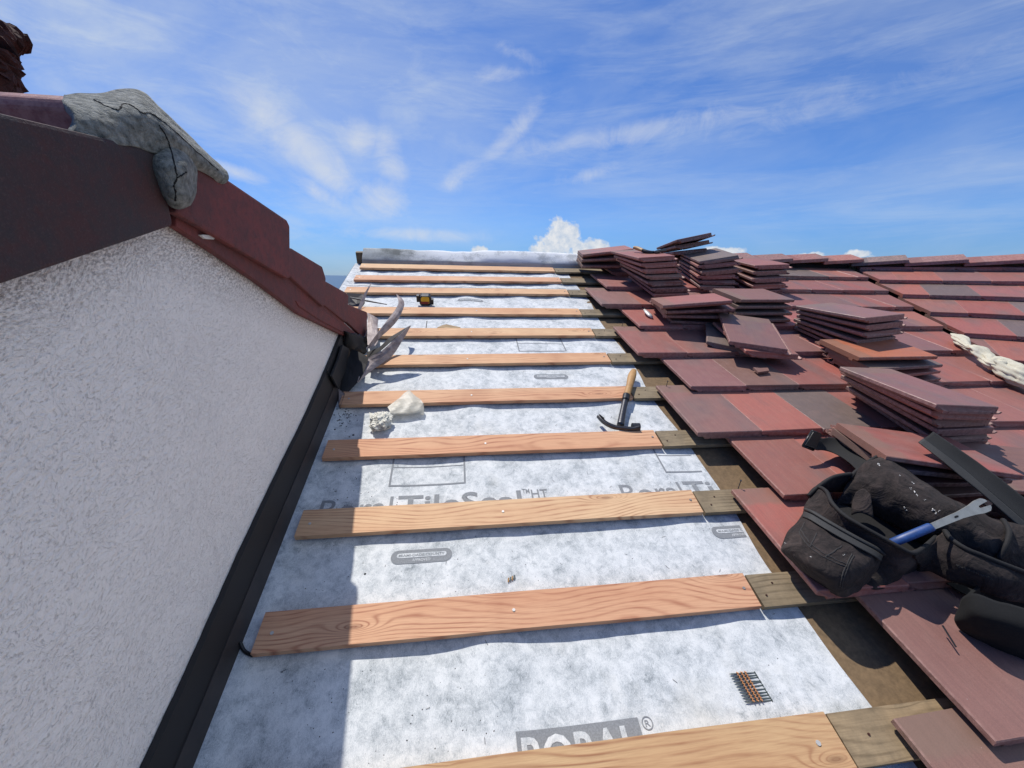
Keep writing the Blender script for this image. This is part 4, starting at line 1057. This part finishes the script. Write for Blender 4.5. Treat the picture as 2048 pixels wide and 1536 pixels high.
# crumbs
def crumbs(name, pts, label, size):
    m = MB()
    for x, y, s in pts:
        u, v, _ = q(x, y, -.005); z = MH(u, v); k = 6; s *= size
        vs = [(u + s * random.uniform(.6, 1.3) * math.cos(2 * PI * i / k), v + s * random.uniform(.6, 1.3) * math.sin(2 * PI * i / k), z) for i in range(k)] + [(u, v, z + s * .9)]
        m.add(vs, [(i, (i + 1) % k, k) for i in range(k)])
    o = m.obj(name, X['grit']); return tag(o, label, 'grit', kind='stuff')
rn = random.Random(5)
P_ = [(672 + rn.gauss(14, 10), 830 + rn.gauss(0, 9), rn.uniform(.5, 1.6)) for _ in range(60)] + [(670, 859, 1.8), (690, 860, 1), (706, 868, 2.4), (698, 871, 1.4), (684, 846, 1.5), (728, 846, 1)]
P_ += [(rn.uniform(650, 800), rn.uniform(930, 1010), rn.uniform(.4, 1)) for _ in range(36)]
P_ += [(rn.uniform(600, 980), rn.uniform(1110, 1200), rn.uniform(.3, .8)) for _ in range(26)] + [(730, 1146, 1.6)]
P_ += [(rn.uniform(560, 1000), rn.uniform(1330, 1530), rn.uniform(.25, .7)) for _ in range(46)]
P_ += [(rn.uniform(900, 1250), rn.uniform(600, 1050), rn.uniform(.3, .8)) for _ in range(40)]
crumbs('roofing_grit', P_, 'black crumbs and grit scattered over the white underlay', .0026)
m = MB()
for _ in range(46):
    x = rn.uniform(-.5, .95); y = rn.uniform(.3, 1.5)
    if min(abs((y - .19) % .345), .345) < .12: continue
    a = rn.uniform(0, PI); L = rn.uniform(.006, .016); z = MH(x, y) + .001
    m.tube([(x, y, z), (x + L * math.cos(a), y + L * math.sin(a), z + .001)], .0005, 4)
o = m.obj('fibres', X['grit']); tag(o, 'tiny dark splinters and fibres scattered on the underlay', 'splinters', kind='stuff')

# ---------- tool belt ----------
def belt():
    T = thing('tool_belt', 'dark brown nylon tool belt with pouches lying on the red tiles', 'tool belt', q(1700, 1150, .07))
    L = X['leather']
    # padded waist belt, a folded tube running to the right edge
    top = [(1715, 941, .150), (1738, 924, .190), (1768, 908, .215), (1803, 933, .225), (1850, 964, .225), (1905, 1000, .215), (1967, 1027, .205), (2012, 1044, .195), (2070, 1046, .19), (2150, 1052, .17)]
    bk = [(x + 10, y + 4, n - .06) for x, y, n in top]
    bk = [(1722, 952, .08), (1742, 938, .08), (1774, 925, .08), (1812, 952, .08), (1862, 985, .08), (1918, 1020, .08), (1985, 1050, .08), (2030, 1066, .08), (2085, 1072, .08), (2160, 1080, .08)]
    m1 = [(1700, 958, .150), (1726, 945, .190), (1762, 938, .228), (1800, 962, .238), (1842, 994, .238), (1893, 1028, .228), (1950, 1056, .212), (2000, 1078, .20), (2065, 1088, .19), (2150, 1095, .17)]
    m2 = [(1685, 985, .125), (1712, 975, .150), (1750, 985, .180), (1792, 1008, .19), (1832, 1038, .19), (1880, 1066, .18), (1938, 1092, .17), (1990, 1114, .16), (2060, 1130, .15), (2150, 1140, .14)]
    m3 = [(1676, 1010, .095), (1704, 1010, .10), (1742, 1026, .10), (1784, 1050, .10), (1824, 1076, .10), (1872, 1100, .10), (1930, 1122, .10), (1985, 1142, .10), (2058, 1160, .10), (2150, 1170, .09)]
    rows = [[q(*p) for p in r_] for r_ in (bk, top, m1, m2, m3)]
    pad = patch(rows[::-1], .010, 7, .009, 1).obj('waist_pad', L, T, smooth=True)
    MB().tube(spline([q(1700, 955, .158), q(1716, 940, .165), q(1740, 922, .203), q(1768, 906, .226)], 6), .007, 8).obj('edge_binding', X['trim'], T, smooth=True)
    MB().tube(spline([q(2006, 1040, .205), q(2018, 1062, .215), q(2012, 1090, .20), q(1998, 1118, .165)], 6), .007, 8).obj('edge_binding', X['trim'], T, smooth=True)
    # main pouch
    rim = [(1617, 992, .11), (1634, 975, .135), (1652, 982, .165), (1664, 1006, .185), (1690, 1032, .195), (1726, 1054, .20), (1762, 1074, .20), (1798, 1094, .20), (1824, 1106, .195), (1846, 1096, .185), (1872, 1074, .17)]
    mid = [(1604, 1030, .09), (1614, 1036, .10), (1632, 1046, .115), (1656, 1064, .125), (1688, 1086, .125), (1722, 1104, .125), (1756, 1120, .13), (1790, 1132, .14), (1814, 1134, .14), (1838, 1122, .13), (1866, 1100, .12)]
    bot = [(1592, 1048, .078), (1598, 1062, .078), (1612, 1084, .078), (1640, 1110, .078), (1672, 1140, .078), (1706, 1162, .078), (1744, 1180, .078), (1778, 1172, .078), (1804, 1158, .078), (1832, 1142, .078), (1862, 1120, .078)]
    patch([[q(*p) for p in r_] for r_ in (bot, mid, rim)], .006, 5, .006, 2).obj('pouch', L, T, smooth=True)
    MB().tube(spline([q(*p) for p in rim], 6), .0062, 8).obj('pouch_rim', X['trim'], T, smooth=True)
    # pouch lining: floor and side so that no roof shows through
    fl = [[q(1600, 1040, .085), q(1640, 1010, .085), q(1676, 1000, .088)], [q(1660, 1110, .085), q(1700, 1070, .085), q(1730, 1020, .088)], [q(1740, 1150, .085), q(1770, 1110, .085), q(1790, 1060, .088)], [q(1830, 1140, .085), q(1850, 1110, .085), q(1870, 1090, .088)]]
    patch(fl, .006, 4).obj('pouch_lining', X['trim'], T)
    sd = [[q(1617, 992, .11), q(1622, 1000, .09)], [q(1640, 972, .140), q(1650, 985, .09)], [q(1668, 955, .16), q(1684, 985, .09)], [q(1702, 950, .165), q(1712, 985, .09)]]
    patch(sd, .006, 5, .006, 3).obj('pouch_side', L, T, smooth=True)
    MB().tube(spline([q(1617, 992, .112), q(1640, 971, .143), q(1668, 954, .163), q(1702, 948, .168)], 6), .007, 8).obj('pouch_rim', X['trim'], T, smooth=True)
    # inner loop pocket
    lp = [[q(1712, 985, .165), q(1728, 978, .185), q(1742, 990, .185)], [q(1706, 1005, .14), q(1724, 998, .165), q(1744, 1010, .165)], [q(1704, 1030, .12), q(1722, 1026, .14), q(1746, 1036, .14)]]
    patch(lp, .004, 4).obj('inner_loop', L, T, smooth=True)
    # front pocket, bulging
    r0 = [(1611, 1020, .128), (1626, 1026, .158), (1652, 1042, .172), (1686, 1062, .178), (1722, 1082, .178), (1752, 1098, .168), (1766, 1108, .152)]
    r1 = [(1590, 1048, .116), (1604, 1062, .150), (1632, 1082, .168), (1666, 1104, .176), (1702, 1122, .176), (1736, 1130, .160), (1756, 1132, .135)]
    r2 = [(1570, 1074, .098), (1580, 1096, .124), (1606, 1118, .140), (1638, 1142, .148), (1676, 1160, .145), (1716, 1160, .130), (1744, 1150, .110)]
    r3 = [(1561, 1090, .080), (1567, 1108, .080), (1592, 1132, .080), (1628, 1162, .080), (1678, 1194, .080), (1708, 1186, .080), (1738, 1168, .080)]
    fp = [[q(*p) for p in r_] for r_ in (r3, r2, r1, r0)]
    pk = patch(fp, .005, 8, .007, 4).obj('front_pocket', L, T, smooth=True)
    MB().tube(spline([np.array(q(*p)) + [0, 0, .002] for p in r0], 6), .0075, 8, .7).obj('pocket_trim', X['hem'], pk, smooth=True)
    band_ = [[q(x - 2, y + 4, n + .006) for x, y, n in r0], [q(x - 6, y + 14, n + .006) for x, y, n in r0]]
    patch(band_, .003, 5).obj('pocket_trim', X['hem'], pk, smooth=True)
    st = MB()
    Sp = surf([pk])
    for path in ([(1599, 1064), (1610, 1084), (1636, 1107), (1668, 1124), (1690, 1132)], [(1603, 1060), (1615, 1080), (1640, 1102), (1671, 1119), (1693, 1128)], [(1634, 1066), (1620, 1094)], [(1684, 1092), (1650, 1114)], [(1704, 1108), (1692, 1132), (1684, 1152), (1680, 1174)], [(1708, 1110), (1696, 1134), (1688, 1154), (1684, 1176)], [(1599, 1064), (1610, 1044)]):
        pts = trace(Sp, path, 6, .0006)
        if len(pts) > 2: st.tube(pts, .0017, 5)
    st.obj('stitching', X['thread'], pk)
    # second pouch, right
    s0 = [(1838, 1128, .10), (1868, 1092, .165), (1890, 1062, .195), (1902, 1078, .205), (1932, 1098, .21), (1966, 1112, .21), (2000, 1126, .205), (2042, 1142, .20), (2100, 1165, .18)]
    s1 = [(1834, 1136, .09), (1866, 1116, .145), (1888, 1108, .17), (1906, 1118, .18), (1936, 1134, .185), (1968, 1148, .185), (2002, 1160, .18), (2046, 1172, .175), (2100, 1190, .16)]
    s2 = [(1832, 1141, .08), (1858, 1142, .10), (1878, 1150, .11), (1900, 1160, .12), (1930, 1172, .12), (1962, 1184, .12), (1998, 1196, .12), (2044, 1206, .115), (2100, 1220, .10)]
    p2 = patch([[q(*p) for p in r_] for r_ in (s2, s1, s0)], .006, 5, .005, 6).obj('pouch', L, T, smooth=True)
    MB().tube(spline([q(*p) for p in s0[2:]], 6), .007, 8).obj('pouch_rim', X['trim'], T, smooth=True)
    under = [[q(1838, 1143, .078), q(1880, 1158, .075), q(1930, 1188, .075), (q(2000, 1215, .07)), q(2100, 1240, .07)], [q(1862, 1100, .078), q(1900, 1110, .078), q(1950, 1130, .08), q(2010, 1150, .08), q(2100, 1170, .08)]]
    patch(under, .004, 4).obj('pouch_lining', X['trim'], T)
    gus = [[q(1824, 1108, .19), q(1846, 1098, .185), q(1872, 1076, .175), q(1892, 1062, .19)], [q(1834, 1126, .13), q(1852, 1120, .14), q(1872, 1106, .15), q(1888, 1092, .16)], [q(1836, 1138, .085), q(1854, 1136, .09), q(1870, 1130, .10), q(1882, 1120, .12)]]
    patch(gus, .006, 5, .005, 8).obj('gusset', L, T, smooth=True)
    chips = MB(); Sb = surf([pad, p2, pk])
    for (x, y, r_) in ((1757, 929, 2.6), (1826, 966, 1.6), (1829, 984, 2.4), (1833, 990, 1.5), (1821, 977, 1.2), (1866, 1019, 2.6), (1872, 1026, 1.6), (1878, 1022, 1.3), (1808, 1015, 1.6), (1812, 1020, 1.1), (1688, 1110, 1.0), (1621, 1113, 1.2), (1800, 950, 1.0), (1850, 1000, 1.0), (1571, 1086, 1.2)):
        for _ in range(3):
            h = Sb(x + random.uniform(-2, 2), y + random.uniform(-2, 2), .0006)
            if h is None: continue
            h = np.array(h); a = random.uniform(0, 3); k_ = r_ * .0011
            chips.tube([h - [math.cos(a) * k_, math.sin(a) * k_, 0], h + [math.cos(a) * k_, math.sin(a) * k_, 0]], k_ * .5, 5)
    chips.obj('plaster_specks', X['lint'], T)
    # faint worn brand scrawl
    lg = MB()
    S2 = surf([p2]); rr = random.Random(4)
    for i in range(15):
        x0, y0 = 1914 + i * 4.8, 1130 + i * 1.9
        for _ in range(2):
            pts = trace(S2, [(x0 + rr.uniform(-1, 1), y0 + rr.uniform(-2, 2)), (x0 + rr.uniform(1, 4), y0 + rr.uniform(1, 5))], 3, .0006)
            if len(pts) > 1: lg.tube(pts, .0011, 4)
    lg.obj('worn_marking', X['thread'], p2)
    # round black holster hanging lower right
    hs = [[q(1914, 1222, .10), q(1926, 1196, .15), q(1952, 1188, .18), q(2000, 1204, .19), q(2080, 1220, .19)], [q(1912, 1238, .09), q(1934, 1230, .14), q(1966, 1232, .17), q(2010, 1244, .18), q(2080, 1262, .18)],
          [q(1920, 1256, .075), q(1942, 1262, .10), q(1976, 1270, .12), q(2016, 1286, .12), q(2080, 1306, .12)], [q(1926, 1262, .07), q(1952, 1278, .07), q(1986, 1294, .07), q(2024, 1312, .07), q(2080, 1336, .07)]]
    patch(hs[::-1], .006, 5, .005, 12).obj('holster', X['blackshade'], T, smooth=True)
    cap_ = [[q(1926, 1196, .15), q(1960, 1170, .13), q(2000, 1180, .12), q(2080, 1200, .12)], [q(1916, 1222, .075), q(1950, 1200, .08), q(2000, 1205, .08), q(2080, 1215, .08)]]
    patch(cap_, .006, 4).obj('holster_back', X['blackshade'], T)
    # strap with buckle
    a = [(1756, 922, .185), (1740, 908, .165), (1716, 893, .135), (1690, 880, .122), (1664, 875, .125), (1644, 876, .135), (1634, 872, .145)]
    b = [(1716, 942, .155), (1700, 926, .145), (1682, 913, .128), (1664, 904, .118), (1648, 900, .118), (1636, 900, .125), (1628, 898, .13)]
    patch([[q(*p) for p in a], [((np.array(q(*a[i])) + np.array(q(*b[i]))) / 2 + [0, 0, -.003]).tolist() for i in range(7)], [q(*p) for p in b]], .003, 5).obj('strap', X['webbing'], T, smooth=True)
    bu = T
    A_, B_, C_, D_ = [np.array(q(*p)) for p in ((1606, 892, .135), (1624, 862, .175), (1640, 868, .155), (1626, 900, .12))]
    def bar(p0, p1, r=.0045): return MB().tube([p0, p1], r, 8)
    fr_ = MB()
    fr_.tube([A_, B_], .005, 8); fr_.tube([B_, C_], .005, 8); fr_.tube([C_, D_], .005, 8); fr_.tube([D_, A_], .005, 8)
    k_ = fr_.obj('buckle', X['blackplastic'], T, smooth=True)
    patch([[A_ + (B_ - A_) * f_ for f_ in (.05, .5, .95)], [D_ + (C_ - D_) * f_ for f_ in (.05, .5, .95)]], .009, 3).obj('buckle_plate', X['blackplastic'], k_)
    return T
belt()
def strap2():
    a = [(1865, 865, .285), (1905, 892, .280), (1953, 925, .265), (2000, 960, .25), (2060, 1008, .22), (2130, 1060, .18)]
    c_ = [(1846, 878, .272), (1886, 908, .27), (1932, 944, .255), (1978, 984, .24), (2036, 1034, .21), (2100, 1090, .17)]
    d = [(1836, 885, .268), (1878, 918, .262), (1924, 956, .248), (1968, 992, .232), (2022, 1040, .205), (2090, 1098, .16)]
    t_ = thing('strap', 'black webbing strap end lying over the tile piles right of the tool belt', 'strap', q(1836, 885, .26))
    mid = [tuple((np.array(q(*a[i])) * .55 + np.array(q(*c_[i])) * .45 + [0, 0, -.006]).tolist()) for i in range(6)]
    patch([[q(*p) for p in a], mid, [q(*p) for p in c_]], .003, 5).obj('webbing', X['webbing'], t_, smooth=True)
    patch([[q(*p) for p in c_], [q(*p) for p in d]], .004, 5).obj('edge_hem', X['hem'], t_, smooth=True)
    MB().tube([np.array(q(*p)) + [0, 0, .001] for p in a], .003, 6).obj('edge_hem', X['hem'], t_)
strap2()
def puller():
    A = np.array(q(1760, 1096, .155)); B = np.array(q(1864, 1053, .235)); Cc = np.array(q(1925, 1024, .262)); D = np.array(q(1972, 1008, .275))
    t_ = thing('nail_puller', 'steel nail puller with blue grip sticking out of the tool belt pouch', 'nail puller', A)
    MB().tube([A, A + (B - A) * .5, B - (B - A) * .03, B], [.0125, .013, .013, .011], 12, .65).obj('blue_grip', X['blue'], t_, smooth=True)
    d = (D - B) / np.linalg.norm(D - B); s = np.cross(d, (0, -.5, 1)); s /= np.linalg.norm(s); nrm = np.cross(s, d)
    L = np.linalg.norm(D - B)
    # flat bar flaring into a notched claw
    out = [(0, -.0085), (.5, -.010), (.72, -.014), (.86, -.019), (.97, -.019), (1.02, -.012), (1.03, -.006), (.86, -.0035), (.84, 0), (.86, .0035), (1.03, .006), (1.02, .012), (.97, .019), (.86, .019), (.72, .014), (.5, .010), (0, .0085)]
    P_ = [tuple(B + d * L * a + s * b + nrm * .004) for a, b in out]
    # triangulate by strips: build as mesh ngon via bmesh
    m = MB().prism(P_, tuple(nrm * -.0055)); m.obj('claw', X['steelpale'], t_)
    c_ = B + d * L * .42 + nrm * .0046
    MB().add([tuple(c_ + d * .008 * math.cos(2 * PI * i / 10) + s * .003 * math.sin(2 * PI * i / 10)) for i in range(10)], [tuple(range(10))]).obj('stamped_mark', X['crack'], t_)
X['steelpale'] = m_simple('pale_steel', (.42, .42, .39), .45, .2, 60, .2, .5)
puller()

# ---------- palm below the left verge ----------
def palm():
    d = ray(701, 566); k = 14 / d[1]; P = EYE + d * k
    t_ = thing('palm_tree', 'dark green palm crown peeping up beside the left end of the ridge', 'palm tree', tuple(P - [0, 0, P[2] - .3]), fr=WORLD)
    MB().tube([(P[0] + .3, P[1], .3), (P[0] + .1, P[1], P[2] / 2), (P[0], P[1], P[2] - .5)], [.16, .12, .10], 10).obj('trunk', X['bark'], t_, fr=WORLD)
    m = MB(); rn = random.Random(2)
    for i in range(22):
        a = 2 * PI * i / 22 + rn.uniform(-.2, .2); L = rn.uniform(.9, 1.5); el = rn.uniform(.1, 1.2)
        prev = None
        for s_ in range(9):
            f = s_ / 8; r_ = L * f * math.cos(el * (1 - f * .4)); z = L * (math.sin(el) * f - .9 * f * f)
            p = np.array([P[0] + r_ * math.cos(a), P[1] + r_ * math.sin(a), P[2] - .55 + z])
            if prev is not None:
                sd = np.array([-math.sin(a), math.cos(a), 0])
                for sg in (-1, 1):
                    for q_ in range(3):
                        b0 = prev + (p - prev) * q_ / 3; tip = b0 + sd * sg * .26 * (1 - f * .6) + np.array([math.cos(a), math.sin(a), 0]) * .12 + [0, 0, -.10 - rn.uniform(0, .08)]
                        m.add([b0, b0 + (p - prev) * .3, tip], [(0, 1, 2)])
            prev = p
    m.obj('crown', X['leaf'], t_, fr=WORLD)
palm()

# ---------- light, sky, camera ----------
sun_dir = -0.30 * U + 0.96 * V + 1.0 * N; sun_dir /= np.linalg.norm(sun_dir)
elev = math.asin(sun_dir[2]); az = math.atan2(sun_dir[0], sun_dir[1])
sl = bpy.data.lights.new('sun', 'SUN'); sl.energy = 4.4; sl.angle = R(.53); sl.color = (1, .955, .89)
so = bpy.data.objects.new('sun', sl); C.objects.link(so); so.rotation_euler = Vector(-sun_dir).to_track_quat('-Z', 'Y').to_euler()
so.location = (0, 0, 30)

w = bpy.data.worlds.new('World'); bpy.context.scene.world = w; w.use_nodes = True
W = NT.__new__(NT); W.m = w; W.t = w.node_tree; W.t.nodes.clear()
sky = W.n('ShaderNodeTexSky', sky_type='NISHITA', sun_disc=False, sun_elevation=elev, sun_rotation=az, altitude=0.0, air_density=1.0, dust_density=.15, ozone_density=3.0)
tc = W.n('ShaderNodeTexCoord').outputs['Generated']
sep = W.n('ShaderNodeSeparateXYZ', {0: tc}); dx, dy, dz = sep.outputs
azn = W.math('ARCTAN2', dx, dy); eln = W.math('ARCSINE', dz)
def ae(x, y):
    d = ray(x, y); d = d / np.linalg.norm(d); return math.atan2(d[0], d[1]), math.asin(d[2])
zz = W.math('ADD', W.math('MAXIMUM', dz, 0.0), .10)
pv = W.n('ShaderNodeCombineXYZ', {0: W.math('DIVIDE', dx, zz), 1: W.math('DIVIDE', dy, zz), 2: 0.0}).outputs[0]
def blob(x, y, rx, ry, rot=0.0):
    """soft elliptical region of the sky round the direction of a pixel; radii in photo pixels"""
    a0, e0 = ae(x, y); ra = rx / F; re = ry / F
    A = W.math('SUBTRACT', azn, a0); E = W.math('SUBTRACT', eln, e0); c_, s_ = math.cos(rot), math.sin(rot)
    p = W.math('ADD', W.math('MULTIPLY', A, c_ / ra), W.math('MULTIPLY', E, s_ / ra)); q_ = W.math('ADD', W.math('MULTIPLY', A, -s_ / re), W.math('MULTIPLY', E, c_ / re))
    r2 = W.math('ADD', W.math('MULTIPLY', p, p), W.math('MULTIPLY', q_, q_))
    return W.math('POWER', 2.718, W.math('MULTIPLY', r2, -1.0))
def maxn(l):
    r_ = l[0]
    for x in l[1:]: r_ = W.math('MAXIMUM', r_, x)
    return r_
aev = W.n('ShaderNodeCombineXYZ', {0: azn, 1: eln, 2: 0.0}).outputs[0]
# high veil of cirrus: two wind-combed layers
def layer(rot, sx, sy, sc_, det, rough, dist):
    return W.noise(W.n('ShaderNodeMapping', {0: aev, 2: (0, 0, rot), 3: (sx, sy, 1)}).outputs[0], sc_, det, rough, dist)
vl = layer(.75, .8, 1.9, 2.6, 6, .60, .6)
vr = layer(-.18, .55, 2.2, 2.4, 6, .60, .6)
wisp = W.noise(W.n('ShaderNodeMapping', {0: aev, 2: (0, 0, .5), 3: (1, 1.5, 1)}).outputs[0], 9, 6, .66, .7)
left = maxn([blob(120, 60, 520, 260), blob(300, 250, 420, 190, -.6), W.math('MULTIPLY', blob(560, 240, 240, 120, -.6), .9)])
right = maxn([blob(1750, 60, 800, 330), W.math('MULTIPLY', blob(1900, 420, 520, 120), .9), W.math('MULTIPLY', blob(1450, 260, 520, 110, .12), .85), W.math('MULTIPLY', blob(1000, 40, 420, 140), .15)])
behind = W.math('MULTIPLY', W.fr(azn, 1.0, 1.5), W.fr(azn, 2.7, 2.1))  # added bright clouds out of view on the right, lifting the shaded wall
vl = vl
f1 = W.math('MULTIPLY', W.math('ADD', W.math('MULTIPLY', left, .56), .05), W.math('ADD', W.fr(vl, .38, .66), .12))
f1 = W.math('ADD', f1, W.math('MULTIPLY', right, W.math('MULTIPLY', W.math('ADD', W.fr(vr, .38, .64), .15), .42)))
st = W.math('MULTIPLY', W.fr(W.noise(W.n('ShaderNodeMapping', {0: aev, 2: (0, 0, -.22), 3: (.8, 5.5, 1)}).outputs[0], 3.2, 6, .68, .5), .46, .72), maxn([W.math('MULTIPLY', right, .34), W.math('MULTIPLY', blob(1150, 260, 330, 140), .34)]))
sl_ = W.math('MULTIPLY', W.fr(W.noise(W.n('ShaderNodeMapping', {0: aev, 2: (0, 0, .85), 3: (1.2, 4.5, 1)}).outputs[0], 3.4, 6, .68, .6), .47, .70), W.math('MULTIPLY', maxn([left, W.math('MULTIPLY', blob(800, 180, 260, 150), .8)]), .36))
f1 = W.math('ADD', f1, W.math('ADD', st, sl_))
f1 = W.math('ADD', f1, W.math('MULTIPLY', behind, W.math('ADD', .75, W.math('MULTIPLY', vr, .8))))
spots = maxn([blob(600, 290, 110, 34, -.62), blob(650, 340, 60, 28, -.8), blob(715, 275, 34, 30, .4), W.math('MULTIPLY', blob(780, 320, 30, 50, .3), .8), blob(765, 400, 55, 34, .2), W.math('MULTIPLY', blob(640, 385, 46, 16, -.5), .8), W.math('MULTIPLY', blob(925, 350, 60, 20, .5), .65),
              W.math('MULTIPLY', blob(1020, 270, 90, 20, .75), .7), W.math('MULTIPLY', blob(475, 346, 44, 12, -.2), 1.1), W.math('MULTIPLY', blob(1000, 150, 70, 14, .1), .6), W.math('MULTIPLY', blob(1040, 110, 60, 12, -.3), .5), W.math('MULTIPLY', blob(1300, 262, 330, 24, .10), .58), W.math('MULTIPLY', blob(1180, 350, 70, 14, .2), .6), W.math('MULTIPLY', blob(830, 470, 150, 14, 0), .75), W.math('MULTIPLY', blob(1650, 210, 380, 26, .12), .38)])
f2 = W.math('MULTIPLY', W.fr(W.math('ADD', W.math('MULTIPLY', wisp, 1.0), W.math('MULTIPLY', spots, .5)), .62, 1.05), W.fr(spots, .05, .5))
# small cumulus above the ridge
puff = W.noise(aev, 34, 5, .6, .2)
cum = maxn([blob(1122, 478, 52, 42), blob(1098, 505, 45, 30), blob(1175, 500, 50, 26), W.math('MULTIPLY', blob(960, 502, 30, 14), .85), W.math('MULTIPLY', blob(1240, 505, 60, 14), .85), W.math('MULTIPLY', blob(1440, 503, 60, 12), .8), W.math('MULTIPLY', blob(1040, 510, 60, 14), .7), W.math('MULTIPLY', blob(1715, 508, 25, 9), .85), W.math('MULTIPLY', blob(1625, 512, 30, 9), .8)])
f3 = W.fr(W.math('ADD', cum, W.math('MULTIPLY', W.math('SUBTRACT', puff, .5), 1.1)), .50, .68)
col = W.mix(1.0, sky.outputs[0], SKYTINT if 'SKYTINT' in globals() else (.38, .67, 1.14), 'MULTIPLY')
col = W.mix(W.fr(eln, .12, -.02), col, W.mix(1.0, sky.outputs[0], (.28, .48, .92), 'MULTIPLY'))
CW = 6.6
shade = W.noise(aev, 60, 4, .6)
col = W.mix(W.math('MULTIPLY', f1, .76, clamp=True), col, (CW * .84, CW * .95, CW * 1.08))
col = W.mix(W.math('MULTIPLY', f2, .62, clamp=True), col, (CW * .95, CW * 1.0, CW * 1.08))
col = W.mix(W.math('MULTIPLY', f3, .92), col, W.mix(W.fr(shade, .35, .65), (CW * .78, CW * .88, CW * 1.02), (CW * 1.15, CW * 1.15, CW * 1.15)))
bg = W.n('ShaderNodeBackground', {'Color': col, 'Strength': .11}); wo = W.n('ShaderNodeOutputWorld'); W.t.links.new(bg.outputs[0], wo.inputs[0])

w.cycles.sampling_method = 'MANUAL'; w.cycles.sample_map_resolution = 256
cam = bpy.data.cameras.new('camera'); cam.sensor_width = 36; cam.lens = F / 2048 * 36; cam.clip_start = .02; cam.clip_end = 100000
co = bpy.data.objects.new('camera', cam); C.objects.link(co)
mw = Matrix.Identity(4)
for i in range(3):
    mw[i][0] = M[i][0]; mw[i][1] = -M[i][1]; mw[i][2] = -M[i][2]; mw[i][3] = EYE[i]
co.matrix_world = mw
sc = bpy.context.scene; sc.camera = co
sc.cycles.max_bounces = 5; sc.cycles.diffuse_bounces = 3; sc.cycles.glossy_bounces = 2; sc.cycles.transmission_bounces = 3; sc.cycles.transparent_max_bounces = 4
sc.view_settings.view_transform = 'Standard'; sc.view_settings.look = 'None'; sc.view_settings.exposure = 0.0; sc.view_settings.gamma = 1.0
sc.view_settings.use_curve_mapping = False
for o in bpy.data.objects:
    if '_c' in o.keys(): del o['_c']
